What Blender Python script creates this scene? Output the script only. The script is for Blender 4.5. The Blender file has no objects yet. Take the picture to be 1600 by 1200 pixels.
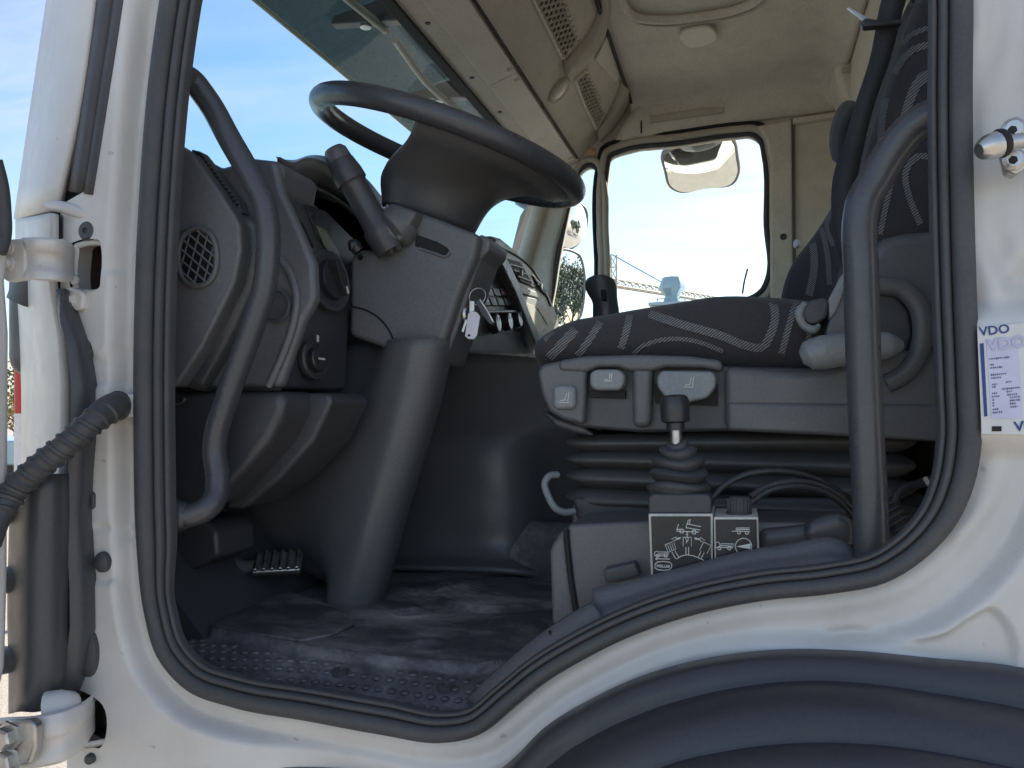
import bpy, bmesh, math, random
import numpy as np
from mathutils import Vector, Matrix
from mathutils.bvhtree import BVHTree
random.seed(4)
scn = bpy.context.scene
col = scn.collection
R = math.radians
# ------------------------------------------------------------------ camera
FP, U0, H0 = 1250.0, 800.0, 640.0
YAW = R(16)
CAM = Vector((0, -0.85, 1.65))
SN, CS = math.sin(YAW), math.cos(YAW)
cd = bpy.data.cameras.new('camera')
cam = bpy.data.objects.new('camera', cd); col.objects.link(cam)
cam.location = CAM
cam.rotation_euler = (R(90), 0, YAW)
cd.sensor_width = 36
cd.lens = FP / 1600 * 36
cd.shift_y = 40 / 1600
cd.clip_start = 0.02
cd.clip_end = 4000
scn.camera = cam
# ------------------------------------------------------------------ sky, sun, exposure
SUN_EL, SUN_AZ = R(36), R(32)      # azimuth measured from +Y towards +X
w = bpy.data.worlds.new('World'); scn.world = w; w.use_nodes = True
nt = w.node_tree; nt.nodes.clear()
def N(nt, t, **kw):
    n = nt.nodes.new(t)
    for k, v in kw.items():
        if k.startswith('i_'):
            n.inputs[k[2:].replace('_', ' ')].default_value = v
        else:
            setattr(n, k, v)
    return n
sky = N(nt, 'ShaderNodeTexSky', sky_type='NISHITA', sun_disc=False)
sky.sun_elevation = SUN_EL; sky.sun_rotation = SUN_AZ
sky.air_density = 1.0; sky.dust_density = 0.9; sky.ozone_density = 1.6
tc = N(nt, 'ShaderNodeTexCoord')
sep = N(nt, 'ShaderNodeSeparateXYZ'); nt.links.new(tc.outputs['Generated'], sep.inputs[0])
zc = N(nt, 'ShaderNodeMath', operation='MAXIMUM'); nt.links.new(sep.outputs[2], zc.inputs[0]); zc.inputs[1].default_value = 0.04
dx = N(nt, 'ShaderNodeMath', operation='DIVIDE'); nt.links.new(sep.outputs[0], dx.inputs[0]); nt.links.new(zc.outputs[0], dx.inputs[1])
dy = N(nt, 'ShaderNodeMath', operation='DIVIDE'); nt.links.new(sep.outputs[1], dy.inputs[0]); nt.links.new(zc.outputs[0], dy.inputs[1])
cmb = N(nt, 'ShaderNodeCombineXYZ'); nt.links.new(dx.outputs[0], cmb.inputs[0]); nt.links.new(dy.outputs[0], cmb.inputs[1])
mp = N(nt, 'ShaderNodeMapping'); nt.links.new(cmb.outputs[0], mp.inputs[0])
mp.inputs['Rotation'].default_value = (0, 0, R(38)); mp.inputs['Scale'].default_value = (0.45, 1.5, 1)
mp.inputs['Location'].default_value = (1.3, 0.4, 0)
n1 = N(nt, 'ShaderNodeTexNoise'); n1.inputs['Scale'].default_value = 1.3; n1.inputs['Detail'].default_value = 8; n1.inputs['Roughness'].default_value = 0.58; n1.inputs['Distortion'].default_value = 0.6
nt.links.new(mp.outputs[0], n1.inputs['Vector'])
cr = N(nt, 'ShaderNodeValToRGB'); cr.color_ramp.elements[0].position = 0.44; cr.color_ramp.elements[1].position = 0.78
cr.color_ramp.elements[1].color = (0.75, 0.75, 0.75, 1)
nt.links.new(n1.outputs[0], cr.inputs[0])
mixc = N(nt, 'ShaderNodeMixRGB'); nt.links.new(cr.outputs[0], mixc.inputs[0]); nt.links.new(sky.outputs[0], mixc.inputs[1])
mixc.inputs[2].default_value = (3.5, 3.6, 3.75, 1)
bg = N(nt, 'ShaderNodeBackground'); nt.links.new(mixc.outputs[0], bg.inputs[0]); bg.inputs[1].default_value = 0.1
out = N(nt, 'ShaderNodeOutputWorld'); nt.links.new(bg.outputs[0], out.inputs[0])
sl = bpy.data.lights.new('sun', 'SUN'); sl.energy = 4.0; sl.angle = R(0.5); sl.color = (1.0, 0.94, 0.85)
so = bpy.data.objects.new('sun', sl); col.objects.link(so)
sdir = Vector((math.cos(SUN_EL) * math.sin(SUN_AZ), math.cos(SUN_EL) * math.cos(SUN_AZ), math.sin(SUN_EL)))
so.rotation_euler = sdir.to_track_quat('Z', 'Y').to_euler(); so.location = (0, 0, 20)
vs = scn.view_settings; vs.view_transform = 'Standard'; vs.look = 'None'; vs.gamma = 1; vs.exposure = 1.4
scn.cycles.max_bounces = 10; scn.cycles.diffuse_bounces = 6; scn.cycles.transparent_max_bounces = 16
scn.cycles.glossy_bounces = 5; scn.cycles.caustics_reflective = False; scn.cycles.caustics_refractive = False
scn.cycles.sample_clamp_indirect = 8
scn.cycles.use_denoising = True

# ------------------------------------------------------------------ geometry helpers
def ray(px, py):
    u = px - U0
    return Vector((-SN * FP + CS * u, CS * FP + SN * u, H0 - py))
def PY(px, py, Y=0.0):
    d = ray(px, py); return CAM + d * ((Y - CAM.y) / d.y)
def PX(px, py, X):
    d = ray(px, py); return CAM + d * ((X - CAM.x) / d.x)
def PZ(px, py, Z):
    d = ray(px, py); return CAM + d * ((Z - CAM.z) / d.z)
def PP(px, py, p0, n):
    d = ray(px, py); n = Vector(n); return CAM + d * ((Vector(p0) - CAM).dot(n) / d.dot(n))
def LY(l, Y=0.0): return [PY(a, b, Y) for a, b in l]
def LX(l, X): return [PX(a, b, X) for a, b in l]

def catmull(pts, n=8, closed=False):
    pts = [Vector(p) for p in pts]; out = []; m = len(pts)
    rng = m if closed else m - 1
    for i in range(rng):
        if closed:
            p0, p1, p2, p3 = pts[i - 1], pts[i], pts[(i + 1) % m], pts[(i + 2) % m]
        else:
            p1, p2 = pts[i], pts[i + 1]
            p0 = pts[i - 1] if i > 0 else p1 * 2 - p2
            p3 = pts[i + 2] if i + 2 < m else p2 * 2 - p1
        # centripetal-like tangents scaled by chord length
        d1 = max((p2 - p1).length, 1e-6); d0 = max((p1 - p0).length, 1e-6); d2 = max((p3 - p2).length, 1e-6)
        t1 = ((p1 - p0) / d0 * d1 + (p2 - p1) / d1 * d0) / (d0 + d1) * d1
        t2 = ((p2 - p1) / d1 * d2 + (p3 - p2) / d2 * d1) / (d1 + d2) * d1
        for k in range(n):
            t = k / n; t_2 = t * t; t_3 = t_2 * t
            out.append(p1 * (2 * t_3 - 3 * t_2 + 1) + t1 * (t_3 - 2 * t_2 + t) + p2 * (-2 * t_3 + 3 * t_2) + t2 * (t_3 - t_2))
    if not closed: out.append(pts[-1].copy())
    return out
def resample(pts, n, closed=False):
    pts = [Vector(p) for p in pts]
    if closed: pts = pts + [pts[0]]
    L = [0]
    for a, b in zip(pts, pts[1:]): L.append(L[-1] + (b - a).length)
    res = []; k = 0; cnt = n if closed else n - 1
    for i in range(n):
        s = L[-1] * i / cnt
        while k < len(L) - 2 and L[k + 1] < s: k += 1
        f = (s - L[k]) / max(L[k + 1] - L[k], 1e-9)
        res.append(pts[k].lerp(pts[k + 1], f))
    return res

def fin(me, mat, angle=None):
    if mat is not None: me.materials.append(mat)
    me.polygons.foreach_set('use_smooth', [True] * len(me.polygons))
    if angle: me.set_sharp_from_angle(angle=R(angle))
    me.update()
def mk(name, verts, faces, mat, parent=None, angle=40, bevel=0, bseg=3, sub=0, solid=0, fixn=False):
    me = bpy.data.meshes.new(name)
    me.from_pydata([tuple(v) for v in verts], [], faces)
    if fixn:
        bm = bmesh.new(); bm.from_mesh(me); bmesh.ops.recalc_face_normals(bm, faces=bm.faces); bm.to_mesh(me); bm.free()
    fin(me, mat, angle)
    o = bpy.data.objects.new(name, me); col.objects.link(o)
    if solid:
        m = o.modifiers.new('s', 'SOLIDIFY'); m.thickness = solid; m.offset = -1
    if bevel:
        m = o.modifiers.new('b', 'BEVEL'); m.width = bevel; m.segments = bseg; m.limit_method = 'ANGLE'; m.angle_limit = R(28); m.harden_normals = False
        if bseg > 1: me.set_sharp_from_angle(angle=R(180))
        m2 = o.modifiers.new('w', 'WEIGHTED_NORMAL'); m2.keep_sharp = False
    if sub:
        m = o.modifiers.new('u', 'SUBSURF'); m.levels = sub; m.render_levels = sub
    if parent is not None: setp(o, parent)
    return o
def setp(o, parent):
    o.parent = parent
    org = parent.get('_o', None)
    if org is not None:
        o.matrix_parent_inverse = Matrix.Translation(-Vector(org))
    return o
def thing(name, label, cat, loc=(0, 0, 0), group=None):
    o = bpy.data.objects.new(name, None); col.objects.link(o); o.location = loc; o['_o'] = tuple(loc)
    o.empty_display_size = 0.05
    o['label'] = label; o['category'] = cat
    if group: o['group'] = group
    return o
def tag(o, label, cat, group=None):
    o['label'] = label; o['category'] = cat
    if group: o['group'] = group
    return o
def struct(o): o['kind'] = 'structure'; return o
def stuff(o): o['kind'] = 'stuff'; return o

def prism(name, pts, vec, mat, parent=None, bevel=0.003, bseg=3):
    """closed polygon pts (3D) extruded along vec"""
    pts = [Vector(p) for p in pts]; vec = Vector(vec); n = len(pts)
    vs_ = pts + [p + vec for p in pts]
    nrm = Vector((0, 0, 0))
    for i in range(n): nrm += pts[i].cross(pts[(i + 1) % n])
    fs = [tuple(range(n)), tuple(range(2 * n - 1, n - 1, -1))]
    for i in range(n):
        j = (i + 1) % n; fs.append((i, i + n, j + n, j))
    if nrm.dot(vec) > 0: fs = [tuple(reversed(f)) for f in fs]
    return mk(name, vs_, fs, mat, parent, bevel=bevel, bseg=bseg)
def slab(name, px, Y, th, mat, parent=None, bevel=0.003, bseg=3, smooth=0):
    pts = LY(px, Y)
    if smooth: pts = catmull(pts, smooth, True)
    return prism(name, pts, (0, th, 0), mat, parent, bevel, bseg)
def slabX(name, px, X, th, mat, parent=None, bevel=0.003, bseg=3, smooth=0):
    pts = LX(px, X)
    if smooth: pts = catmull(pts, smooth, True)
    return prism(name, pts, (th, 0, 0), mat, parent, bevel, bseg)
def box(name, a, b, mat, parent=None, bevel=0.003, bseg=2):
    x0, y0, z0 = a; x1, y1, z1 = b
    return prism(name, [(x0, y0, z0), (x1, y0, z0), (x1, y0, z1), (x0, y0, z1)], (0, y1 - y0, 0), mat, parent, bevel, bseg)
def obox(name, c, ax, ay, az, mat, parent=None, bevel=0.002, bseg=2):
    c, ax, ay, az = Vector(c), Vector(ax), Vector(ay), Vector(az)
    return prism(name, [c - ax - ay - az, c + ax - ay - az, c + ax - ay + az, c - ax - ay + az], ay * 2, mat, parent, bevel, bseg)
def rrect(cx, cy, hx, hy, r, seg=5, rot=0):
    o = []; r = min(r, hx, hy)
    for k, (sx, sy) in enumerate(((1, 1), (-1, 1), (-1, -1), (1, -1))):
        for i in range(seg + 1):
            a = math.pi / 2 * (k + i / seg)
            x = sx * (hx - r) + r * math.cos(a); y = sy * (hy - r) + r * math.sin(a)
            o.append((cx + x * math.cos(rot) - y * math.sin(rot), cy + x * math.sin(rot) + y * math.cos(rot)))
    return o
def frames(P, closed=False, up=None):
    n = len(P); T = []
    for i in range(n):
        a = P[i - 1] if (i > 0 or closed) else P[i]; b = P[(i + 1) % n] if (i < n - 1 or closed) else P[i]
        T.append((b - a).normalized())
    F_ = []; 
    u = Vector(up) if up is not None else (Vector((0, 0, 1)) if abs(T[0].z) < .9 else Vector((1, 0, 0)))
    x = (u - T[0] * u.dot(T[0])).normalized()
    for i in range(n):
        if up is not None:
            x = Vector(up)
        x = (x - T[i] * x.dot(T[i])).normalized()
        F_.append((x, T[i].cross(x)))
    return F_
def tubegeo(P, r, seg=12, closed=False):
    F_ = frames(P, closed); n = len(P); vs_, fs = [], []
    for i, p in enumerate(P):
        rr = r[i] if isinstance(r, (list, tuple)) else r
        for k in range(seg):
            a = 2 * math.pi * k / seg
            vs_.append(p + F_[i][0] * (math.cos(a) * rr) + F_[i][1] * (math.sin(a) * rr))
    for i in range(n if closed else n - 1):
        j = (i + 1) % n
        for k in range(seg):
            l = (k + 1) % seg
            fs.append((i * seg + k, i * seg + l, j * seg + l, j * seg + k))
    if not closed:
        fs.append(tuple(range(seg - 1, -1, -1))); fs.append(tuple((n - 1) * seg + k for k in range(seg)))
    return vs_, fs
def tube(name, pts, r, mat, parent=None, seg=14, closed=False, n=6, smooth=True):
    P = catmull(pts, n, closed) if smooth else [Vector(p) for p in pts]
    if isinstance(r, (list, tuple)) and smooth:
        rr = [c.x for c in catmull([Vector((q, 0, 0)) for q in r], n, closed)] if False else list(np.interp(np.arange(len(P)) / n, np.arange(len(r)), r))
        r = rr
    v, f = tubegeo(P, r, seg, closed)
    return mk(name, v, f, mat, parent, angle=50)
def join_geo(parts):
    V_, F_ = [], []
    for v, f in parts:
        o = len(V_); V_ += list(v); F_ += [tuple(i + o for i in q) for q in f]
    return V_, F_
def lathe(name, org, axis, prof, mat, parent=None, seg=24, angle=35, flat=None):
    """prof: list of (r, h) along axis"""
    org, ax = Vector(org), Vector(axis).normalized()
    x = ax.orthogonal().normalized(); y = ax.cross(x); vs_, fs = [], []
    for r, h in prof:
        for k in range(seg):
            a = 2 * math.pi * k / seg
            vs_.append(org + ax * h + (x * math.cos(a) + y * math.sin(a)) * r)
    m = len(prof)
    for i in range(m - 1):
        for k in range(seg):
            l = (k + 1) % seg
            fs.append((i * seg + k, i * seg + l, (i + 1) * seg + l, (i + 1) * seg + k))
    fs.append(tuple(range(seg - 1, -1, -1))); fs.append(tuple((m - 1) * seg + k for k in range(seg)))
    return mk(name, vs_, fs, mat, parent, angle=angle)
def loft(name, rows, mat, parent=None, closed=False, caps=True, n_u=5, n_v=5, angle=50, solid=0, flip=False):
    """rows of 3D points; smoothed both ways; closed = each row is a ring"""
    rows = [catmull(r, n_u, closed) if n_u > 1 else [Vector(p) for p in r] for r in rows]
    if n_v > 1:
        m = len(rows[0]); cols = [catmull([r[i] for r in rows], n_v) for i in range(m)]
        rows = [[c[j] for c in cols] for j in range(len(cols[0]))]
    m = len(rows[0]); vs_ = [p for r in rows for p in r]; fs = []
    for j in range(len(rows) - 1):
        for i in range(m if closed else m - 1):
            k = (i + 1) % m
            q = (j * m + i, j * m + k, (j + 1) * m + k, (j + 1) * m + i)
            fs.append(tuple(reversed(q)) if flip else q)
    if closed and caps:
        fs.append(tuple(range(m - 1, -1, -1))); fs.append(tuple((len(rows) - 1) * m + k for k in range(m)))
    return mk(name, vs_, fs, mat, parent, angle=angle, solid=solid, fixn=(closed and caps))
def sweep(name, path, prof, N_, mat, parent=None, closed=True, scale=None, angle=60, caps=False):
    """prof (a,b): a along in-plane normal (N x T), b along N"""
    N_ = Vector(N_); n = len(path); vs_, fs = [], []; m = len(prof)
    for i in range(n):
        a = path[i - 1] if (i > 0 or closed) else path[i]; b = path[(i + 1) % n] if (i < n - 1 or closed) else path[i]
        T = (b - a).normalized(); S = N_.cross(T).normalized(); s = scale[i] if scale else 1
        for (p, q) in prof: vs_.append(path[i] + S * (p * s) + N_ * (q * s))
    for i in range(n if closed else n - 1):
        j = (i + 1) % n
        for k in range(m - 1):
            fs.append((i * m + k, i * m + k + 1, j * m + k + 1, j * m + k))
    return mk(name, vs_, fs, mat, parent, angle=angle)
def plate_holes(name, outer, holes, vec, mat, parent=None, bevel=0.004, bseg=2):
    """flat plate with holes, extruded along vec; loops are lists of coplanar 3D points"""
    bm = bmesh.new(); ed = []
    for loop in [outer] + holes:
        v_ = [bm.verts.new(p) for p in loop]
        for i in range(len(v_)): ed.append(bm.edges.new((v_[i], v_[(i + 1) % len(v_)])))
    bmesh.ops.triangle_fill(bm, use_beauty=True, edges=ed, use_dissolve=True)
    fs = list(bm.faces)
    r = bmesh.ops.extrude_face_region(bm, geom=fs)
    nv = [e for e in r['geom'] if isinstance(e, bmesh.types.BMVert)]
    bmesh.ops.translate(bm, verts=nv, vec=Vector(vec))
    bmesh.ops.recalc_face_normals(bm, faces=bm.faces)
    me = bpy.data.meshes.new(name); bm.to_mesh(me); bm.free(); fin(me, mat, 40)
    o = bpy.data.objects.new(name, me); col.objects.link(o)
    if bevel:
        m = o.modifiers.new('b', 'BEVEL'); m.width = bevel; m.segments = bseg; m.limit_method = 'ANGLE'; m.angle_limit = R(50)
        me.set_sharp_from_angle(angle=R(180))
        m2 = o.modifiers.new('w', 'WEIGHTED_NORMAL')
    if parent is not None: setp(o, parent)
    return o
def text(name, s, pos, xdir, ydir, size, mat, parent=None, depth=0.0002, align='LEFT', bold=0.0):
    cu = bpy.data.curves.new(name, 'FONT'); cu.body = s; cu.size = size; cu.extrude = depth; cu.align_x = align; cu.offset = bold; cu.resolution_u = 3
    t = bpy.data.objects.new(name, cu); col.objects.link(t)
    x = Vector(xdir).normalized(); y = Vector(ydir); y = (y - x * y.dot(x)).normalized(); z = x.cross(y)
    M_ = Matrix((x, y, z)).transposed().to_4x4(); M_.translation = Vector(pos)
    dg = bpy.context.evaluated_depsgraph_get(); dg.update()
    me = bpy.data.meshes.new_from_object(t.evaluated_get(dg)); me.transform(M_)
    col.objects.unlink(t); bpy.data.objects.remove(t)
    me.materials.clear(); me.materials.append(mat); me.name = name
    o = bpy.data.objects.new(name, me); col.objects.link(o)
    if parent is not None: setp(o, parent)
    return o
def ribbon(name, targets, px, wpx, mat, parent, off=.0012, n=36, m=5):
    """woven band: a px curve laid onto the real surface of targets"""
    c = resample(catmull([Vector((a, b, 0)) for a, b in px], 8), n); v, ok = [], []; bv = []
    for t in targets:
        me = t.data; bv.append(BVHTree.FromPolygons([q.co.copy() for q in me.vertices], [tuple(p.vertices) for p in me.polygons]))
    for i in range(n):
        a = c[max(i - 1, 0)]; b = c[min(i + 1, n - 1)]; T = (b - a).normalized(); S = Vector((-T.y, T.x, 0))
        ww = wpx if not isinstance(wpx, (tuple, list)) else wpx[0] + (wpx[1] - wpx[0]) * i / (n - 1)
        for k in range(m):
            q = c[i] + S * (ww * (k / (m - 1) - .5)); d = ray(q.x, q.y).normalized(); best = None
            for B in bv:
                h = B.ray_cast(CAM, d)
                if h[0] is not None and (best is None or h[3] < best[3]): best = h
            ok.append(best is not None)
            v.append(best[0] - d * off if best is not None else CAM + d * 3)
    run = []; res = []
    for i in range(n):
        good = False
        if i < n - 1:
            qs = [(i * m + k, i * m + k + 1, (i + 1) * m + k + 1, (i + 1) * m + k) for k in range(m - 1)]
            good = all(all(ok[j] for j in q) and max((v[q[0]] - v[q[2]]).length, (v[q[1]] - v[q[3]]).length) < .05 for q in qs)
        if good: run.append(i)
        elif run:
            vv = v[run[0] * m:(run[-1] + 2) * m]; L = len(run)
            if L > 1: res.append(mk(name, vv, [(a * m + k, a * m + k + 1, (a + 1) * m + k + 1, (a + 1) * m + k) for a in range(L) for k in range(m - 1)], mat, parent))
            run = []
    return res
# ------------------------------------------------------------------ materials
def mat_base(name):
    m = bpy.data.materials.new(name); m.use_nodes = True
    nt = m.node_tree; b = nt.nodes['Principled BSDF']; return m, nt, b
def MIX(nt, fac, c1, c2, mode='MIX'):
    n = nt.nodes.new('ShaderNodeMixRGB'); n.blend_type = mode
    for i, s in enumerate((fac, c1, c2)):
        if hasattr(s, 'links') or hasattr(s, 'is_linked'): nt.links.new(s, n.inputs[i])
        else: n.inputs[i].default_value = s if i == 0 else (*s, 1)
    return n.outputs[0]
def NOI(nt, scale, detail=4, rough=.55, vec=None, dist=0):
    n = nt.nodes.new('ShaderNodeTexNoise'); n.inputs['Scale'].default_value = scale; n.inputs['Detail'].default_value = detail
    n.inputs['Roughness'].default_value = rough; n.inputs['Distortion'].default_value = dist
    if vec is None:
        t = nt.nodes.new('ShaderNodeTexCoord'); vec = t.outputs['Object']
    nt.links.new(vec, n.inputs['Vector']); return n.outputs[0]
def RAMP(nt, src, p0, p1, c0=(0, 0, 0), c1=(1, 1, 1)):
    n = nt.nodes.new('ShaderNodeValToRGB'); nt.links.new(src, n.inputs[0])
    e = n.color_ramp.elements; e[0].position = p0; e[1].position = p1; e[0].color = (*c0, 1); e[1].color = (*c1, 1); return n.outputs[0]
def MAP(nt, scale=(1, 1, 1), rot=(0, 0, 0), loc=(0, 0, 0)):
    t = nt.nodes.new('ShaderNodeTexCoord'); m = nt.nodes.new('ShaderNodeMapping'); nt.links.new(t.outputs['Object'], m.inputs[0])
    m.inputs['Scale'].default_value = scale; m.inputs['Rotation'].default_value = rot; m.inputs['Location'].default_value = loc; return m.outputs[0]
def BUMP(nt, b, h, strength=.2, dist=.001):
    n = nt.nodes.new('ShaderNodeBump'); n.inputs['Strength'].default_value = strength; n.inputs['Distance'].default_value = dist
    nt.links.new(h, n.inputs['Height']); nt.links.new(n.outputs[0], b.inputs['Normal']); return n
def plastic(name, c, rough=.45, grain=900, gs=.25, dust=.12, dcol=(.16, .15, .14), dscale=9, spec=.5):
    m, nt, b = mat_base(name)
    big = RAMP(nt, NOI(nt, dscale, 7, .65), .42, .75)
    fac = nt.nodes.new('ShaderNodeMath'); fac.operation = 'MULTIPLY'; nt.links.new(big, fac.inputs[0]); fac.inputs[1].default_value = dust
    fine = RAMP(nt, NOI(nt, 260, 3), .3, .75, tuple(x * .88 for x in c), tuple(min(1, x * 1.12) for x in c))
    nt.links.new(MIX(nt, fac.outputs[0], fine, dcol), b.inputs['Base Color'])
    rr = nt.nodes.new('ShaderNodeMapRange'); nt.links.new(NOI(nt, 22, 5), rr.inputs[0]); rr.inputs[1].default_value = .3; rr.inputs[2].default_value = .7
    rr.inputs[3].default_value = max(.05, rough - .07); rr.inputs[4].default_value = rough + .1
    nt.links.new(rr.outputs[0], b.inputs['Roughness'])
    b.inputs['Specular IOR Level'].default_value = spec
    if grain: BUMP(nt, b, NOI(nt, grain, 2, .6), gs, .0006)
    return m
def metal(name, c, rough=.3, scr=.2):
    m, nt, b = mat_base(name); b.inputs['Metallic'].default_value = 1
    nt.links.new(RAMP(nt, NOI(nt, 60, 6), .3, .75, tuple(x * .75 for x in c), c), b.inputs['Base Color'])
    rr = RAMP(nt, NOI(nt, 90, 5), .3, .8, (rough * .7,) * 3, (rough * 1.4,) * 3); nt.links.new(rr, b.inputs['Roughness'])
    BUMP(nt, b, NOI(nt, 300, 4), scr, .0005); return m
def plain(name, c, rough=.5, metallic=0):
    m, nt, b = mat_base(name)
    nt.links.new(RAMP(nt, NOI(nt, 40, 4), .3, .75, tuple(x * .9 for x in c), tuple(min(1, x * 1.06) for x in c)), b.inputs['Base Color'])
    b.inputs['Roughness'].default_value = rough; b.inputs['Metallic'].default_value = metallic; return m
def glass(name, tint=(.9, .95, .94), refl=.06, dirt=.03):
    m = bpy.data.materials.new(name); m.use_nodes = True; nt = m.node_tree; nt.nodes.clear()
    tr = nt.nodes.new('ShaderNodeBsdfTransparent'); tr.inputs[0].default_value = (*tint, 1)
    gl = nt.nodes.new('ShaderNodeBsdfGlossy'); gl.inputs['Roughness'].default_value = .01
    fr = nt.nodes.new('ShaderNodeFresnel'); fr.inputs[0].default_value = 1.25
    mx = nt.nodes.new('ShaderNodeMixShader'); nt.links.new(fr.outputs[0], mx.inputs[0]); nt.links.new(tr.outputs[0], mx.inputs[1]); nt.links.new(gl.outputs[0], mx.inputs[2])
    df = nt.nodes.new('ShaderNodeBsdfDiffuse'); df.inputs[0].default_value = (.5, .5, .48, 1)
    mx2 = nt.nodes.new('ShaderNodeMixShader')
    d = RAMP(nt, NOI(nt, 14, 8, .7), .45, .9, (dirt * .25,) * 3, (dirt * 1.6,) * 3); nt.links.new(d, mx2.inputs[0])
    nt.links.new(mx.outputs[0], mx2.inputs[1]); nt.links.new(df.outputs[0], mx2.inputs[2])
    o = nt.nodes.new('ShaderNodeOutputMaterial'); nt.links.new(mx2.outputs[0], o.inputs[0]); return m
def paint_white():
    m, nt, b = mat_base('white_paint')
    base = RAMP(nt, NOI(nt, 7, 7, .65), .35, .72, (.575, .55, .525), (.66, .645, .625))
    grime = RAMP(nt, NOI(nt, 16, 9, .72, MAP(nt, (1, 1, .55))), .56, .74)
    f = nt.nodes.new('ShaderNodeMath'); f.operation = 'MULTIPLY'; nt.links.new(grime, f.inputs[0]); f.inputs[1].default_value = .34
    c = MIX(nt, f.outputs[0], base, (.50, .46, .41))
    spots = RAMP(nt, NOI(nt, 55, 2, .5), .735, .76)
    f2 = nt.nodes.new('ShaderNodeMath'); f2.operation = 'MULTIPLY'; nt.links.new(spots, f2.inputs[0]); f2.inputs[1].default_value = .55
    c = MIX(nt, f2.outputs[0], c, (.33, .29, .25))
    nt.links.new(c, b.inputs['Base Color'])
    nt.links.new(RAMP(nt, NOI(nt, 30, 6), .3, .7, (.28,) * 3, (.48,) * 3), b.inputs['Roughness'])
    BUMP(nt, b, NOI(nt, 210, 3), .16, .0014)
    return m
def fabric_dark():
    m, nt, b = mat_base('seat_fabric')
    v = MAP(nt, (1, 1, 1), (0, R(38), 0))
    wv = nt.nodes.new('ShaderNodeTexWave'); wv.bands_direction = 'Z'; wv.inputs['Scale'].default_value = 140; wv.inputs['Distortion'].default_value = 1.5; wv.inputs['Detail'].default_value = 2
    nt.links.new(v, wv.inputs['Vector'])
    n = NOI(nt, 500, 3)
    c = MIX(nt, .5, wv.outputs[0], n)
    c = RAMP(nt, c, .25, .8, (.030, .027, .030), (.074, .068, .072))
    c = MIX(nt, RAMP(nt, NOI(nt, 12, 6), .45, .8, (0,) * 3, (.25,) * 3), c, (.075, .07, .068))
    nt.links.new(c, b.inputs['Base Color']); b.inputs['Roughness'].default_value = .9; b.inputs['Specular IOR Level'].default_value = .2
    b.inputs['Sheen Weight'].default_value = .15
    BUMP(nt, b, wv.outputs[0], .35, .0015); return m
def fabric_stripe():
    m = bpy.data.materials.new('seat_fabric_woven_band'); m.use_nodes = True; nt = m.node_tree
    b = nt.nodes['Principled BSDF']; b.inputs['Roughness'].default_value = .9
    v = MAP(nt, (1, 1, 1), (0, R(38), 0))
    wv = nt.nodes.new('ShaderNodeTexWave'); wv.bands_direction = 'Z'; wv.inputs['Scale'].default_value = 100; wv.inputs['Distortion'].default_value = .5
    nt.links.new(v, wv.inputs['Vector'])
    f = RAMP(nt, wv.outputs[0], .42, .62)
    n = RAMP(nt, NOI(nt, 220, 3), .35, .7, (.6,) * 3, (1,) * 3)
    c = MIX(nt, f, (.05, .048, .052), (.26, .255, .255)); c = MIX(nt, .7, c, n, 'MULTIPLY')
    nt.links.new(c, b.inputs['Base Color']); return m
def felt(name, c, var=.38):
    m, nt, b = mat_base(name)
    f = RAMP(nt, NOI(nt, 420, 4, .7), .3, .72, tuple(x * (1 - var) for x in c), tuple(x * (1 + var) for x in c))
    f = MIX(nt, RAMP(nt, NOI(nt, 9, 7, .7), .45, .75, (0,) * 3, (.45,) * 3), f, tuple(x * .62 for x in c))
    nt.links.new(f, b.inputs['Base Color']); b.inputs['Roughness'].default_value = .95; b.inputs['Specular IOR Level'].default_value = .15
    BUMP(nt, b, NOI(nt, 500, 4, .7), .5, .0015); return m

M = {}
M['white'] = paint_white()
M['dark'] = plastic('charcoal_plastic', (.112, .113, .119), .38, 700, .3, .16, (.11, .105, .10))
M['dark2'] = plastic('black_plastic', (.060, .061, .067), .36, 700, .25, .14, (.09, .085, .08))
M['grey'] = plastic('slate_plastic', (.135, .137, .146), .5, 800, .3, .15, (.13, .125, .12))
M['rubber'] = plastic('seal_rubber', (.055, .055, .060), .55, 300, .2, .35, (.10, .095, .09), 14)
M['gloss'] = plastic('smooth_black_plastic', (.030, .030, .034), .3, 0, 0, .1, (.07, .068, .065))
M['bar'] = plastic('powder_coated_black', (.060, .062, .070), .30, 900, .15, .12, (.1, .1, .1))
M['button'] = plastic('grey_button_plastic', (.22, .24, .25), .45, 0, 0, .1)
M['beige'] = plastic('beige_plastic', (.76, .70, .61), .55, 500, .2, .2, (.28, .25, .21))
M['beige2'] = plastic('sand_plastic', (.52, .47, .39), .6, 500, .2, .25, (.22, .2, .17))
M['felt'] = felt('headliner_felt', (.74, .68, .605))
M['felt2'] = felt('shelf_felt', (.74, .675, .59), .3)
M['fabric'] = fabric_dark()
M['stripe'] = fabric_stripe()
M['steel'] = metal('worn_steel', (.62, .60, .57), .35)
M['alu'] = metal('scuffed_aluminium', (.55, .54, .53), .4, .5)
M['mirror'] = plain('mirror_silver', (.92, .93, .93), .012, 1)
M['glass'] = glass('side_glass', (.93, .96, .95), .06, .02)
M['shield'] = glass('windshield_glass', (.68, .87, .97), .06, .012)
M['shade'] = glass('smoked_visor_acrylic', (.045, .055, .042), .06, .10)
M['black'] = plain('matt_black', (.008, .008, .009), .7)
M['print'] = plain('ivory_print', (.72, .70, .64), .6)
M['ivory'] = plastic('ivory_painted_steel', (.62, .60, .54), .5, 400, .1, .3, (.3, .27, .22), 25)
M['navy'] = plain('navy_ink', (.02, .05, .22), .5)
M['lilac'] = plain('faded_lilac_paper', (.56, .56, .72), .6)
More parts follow.
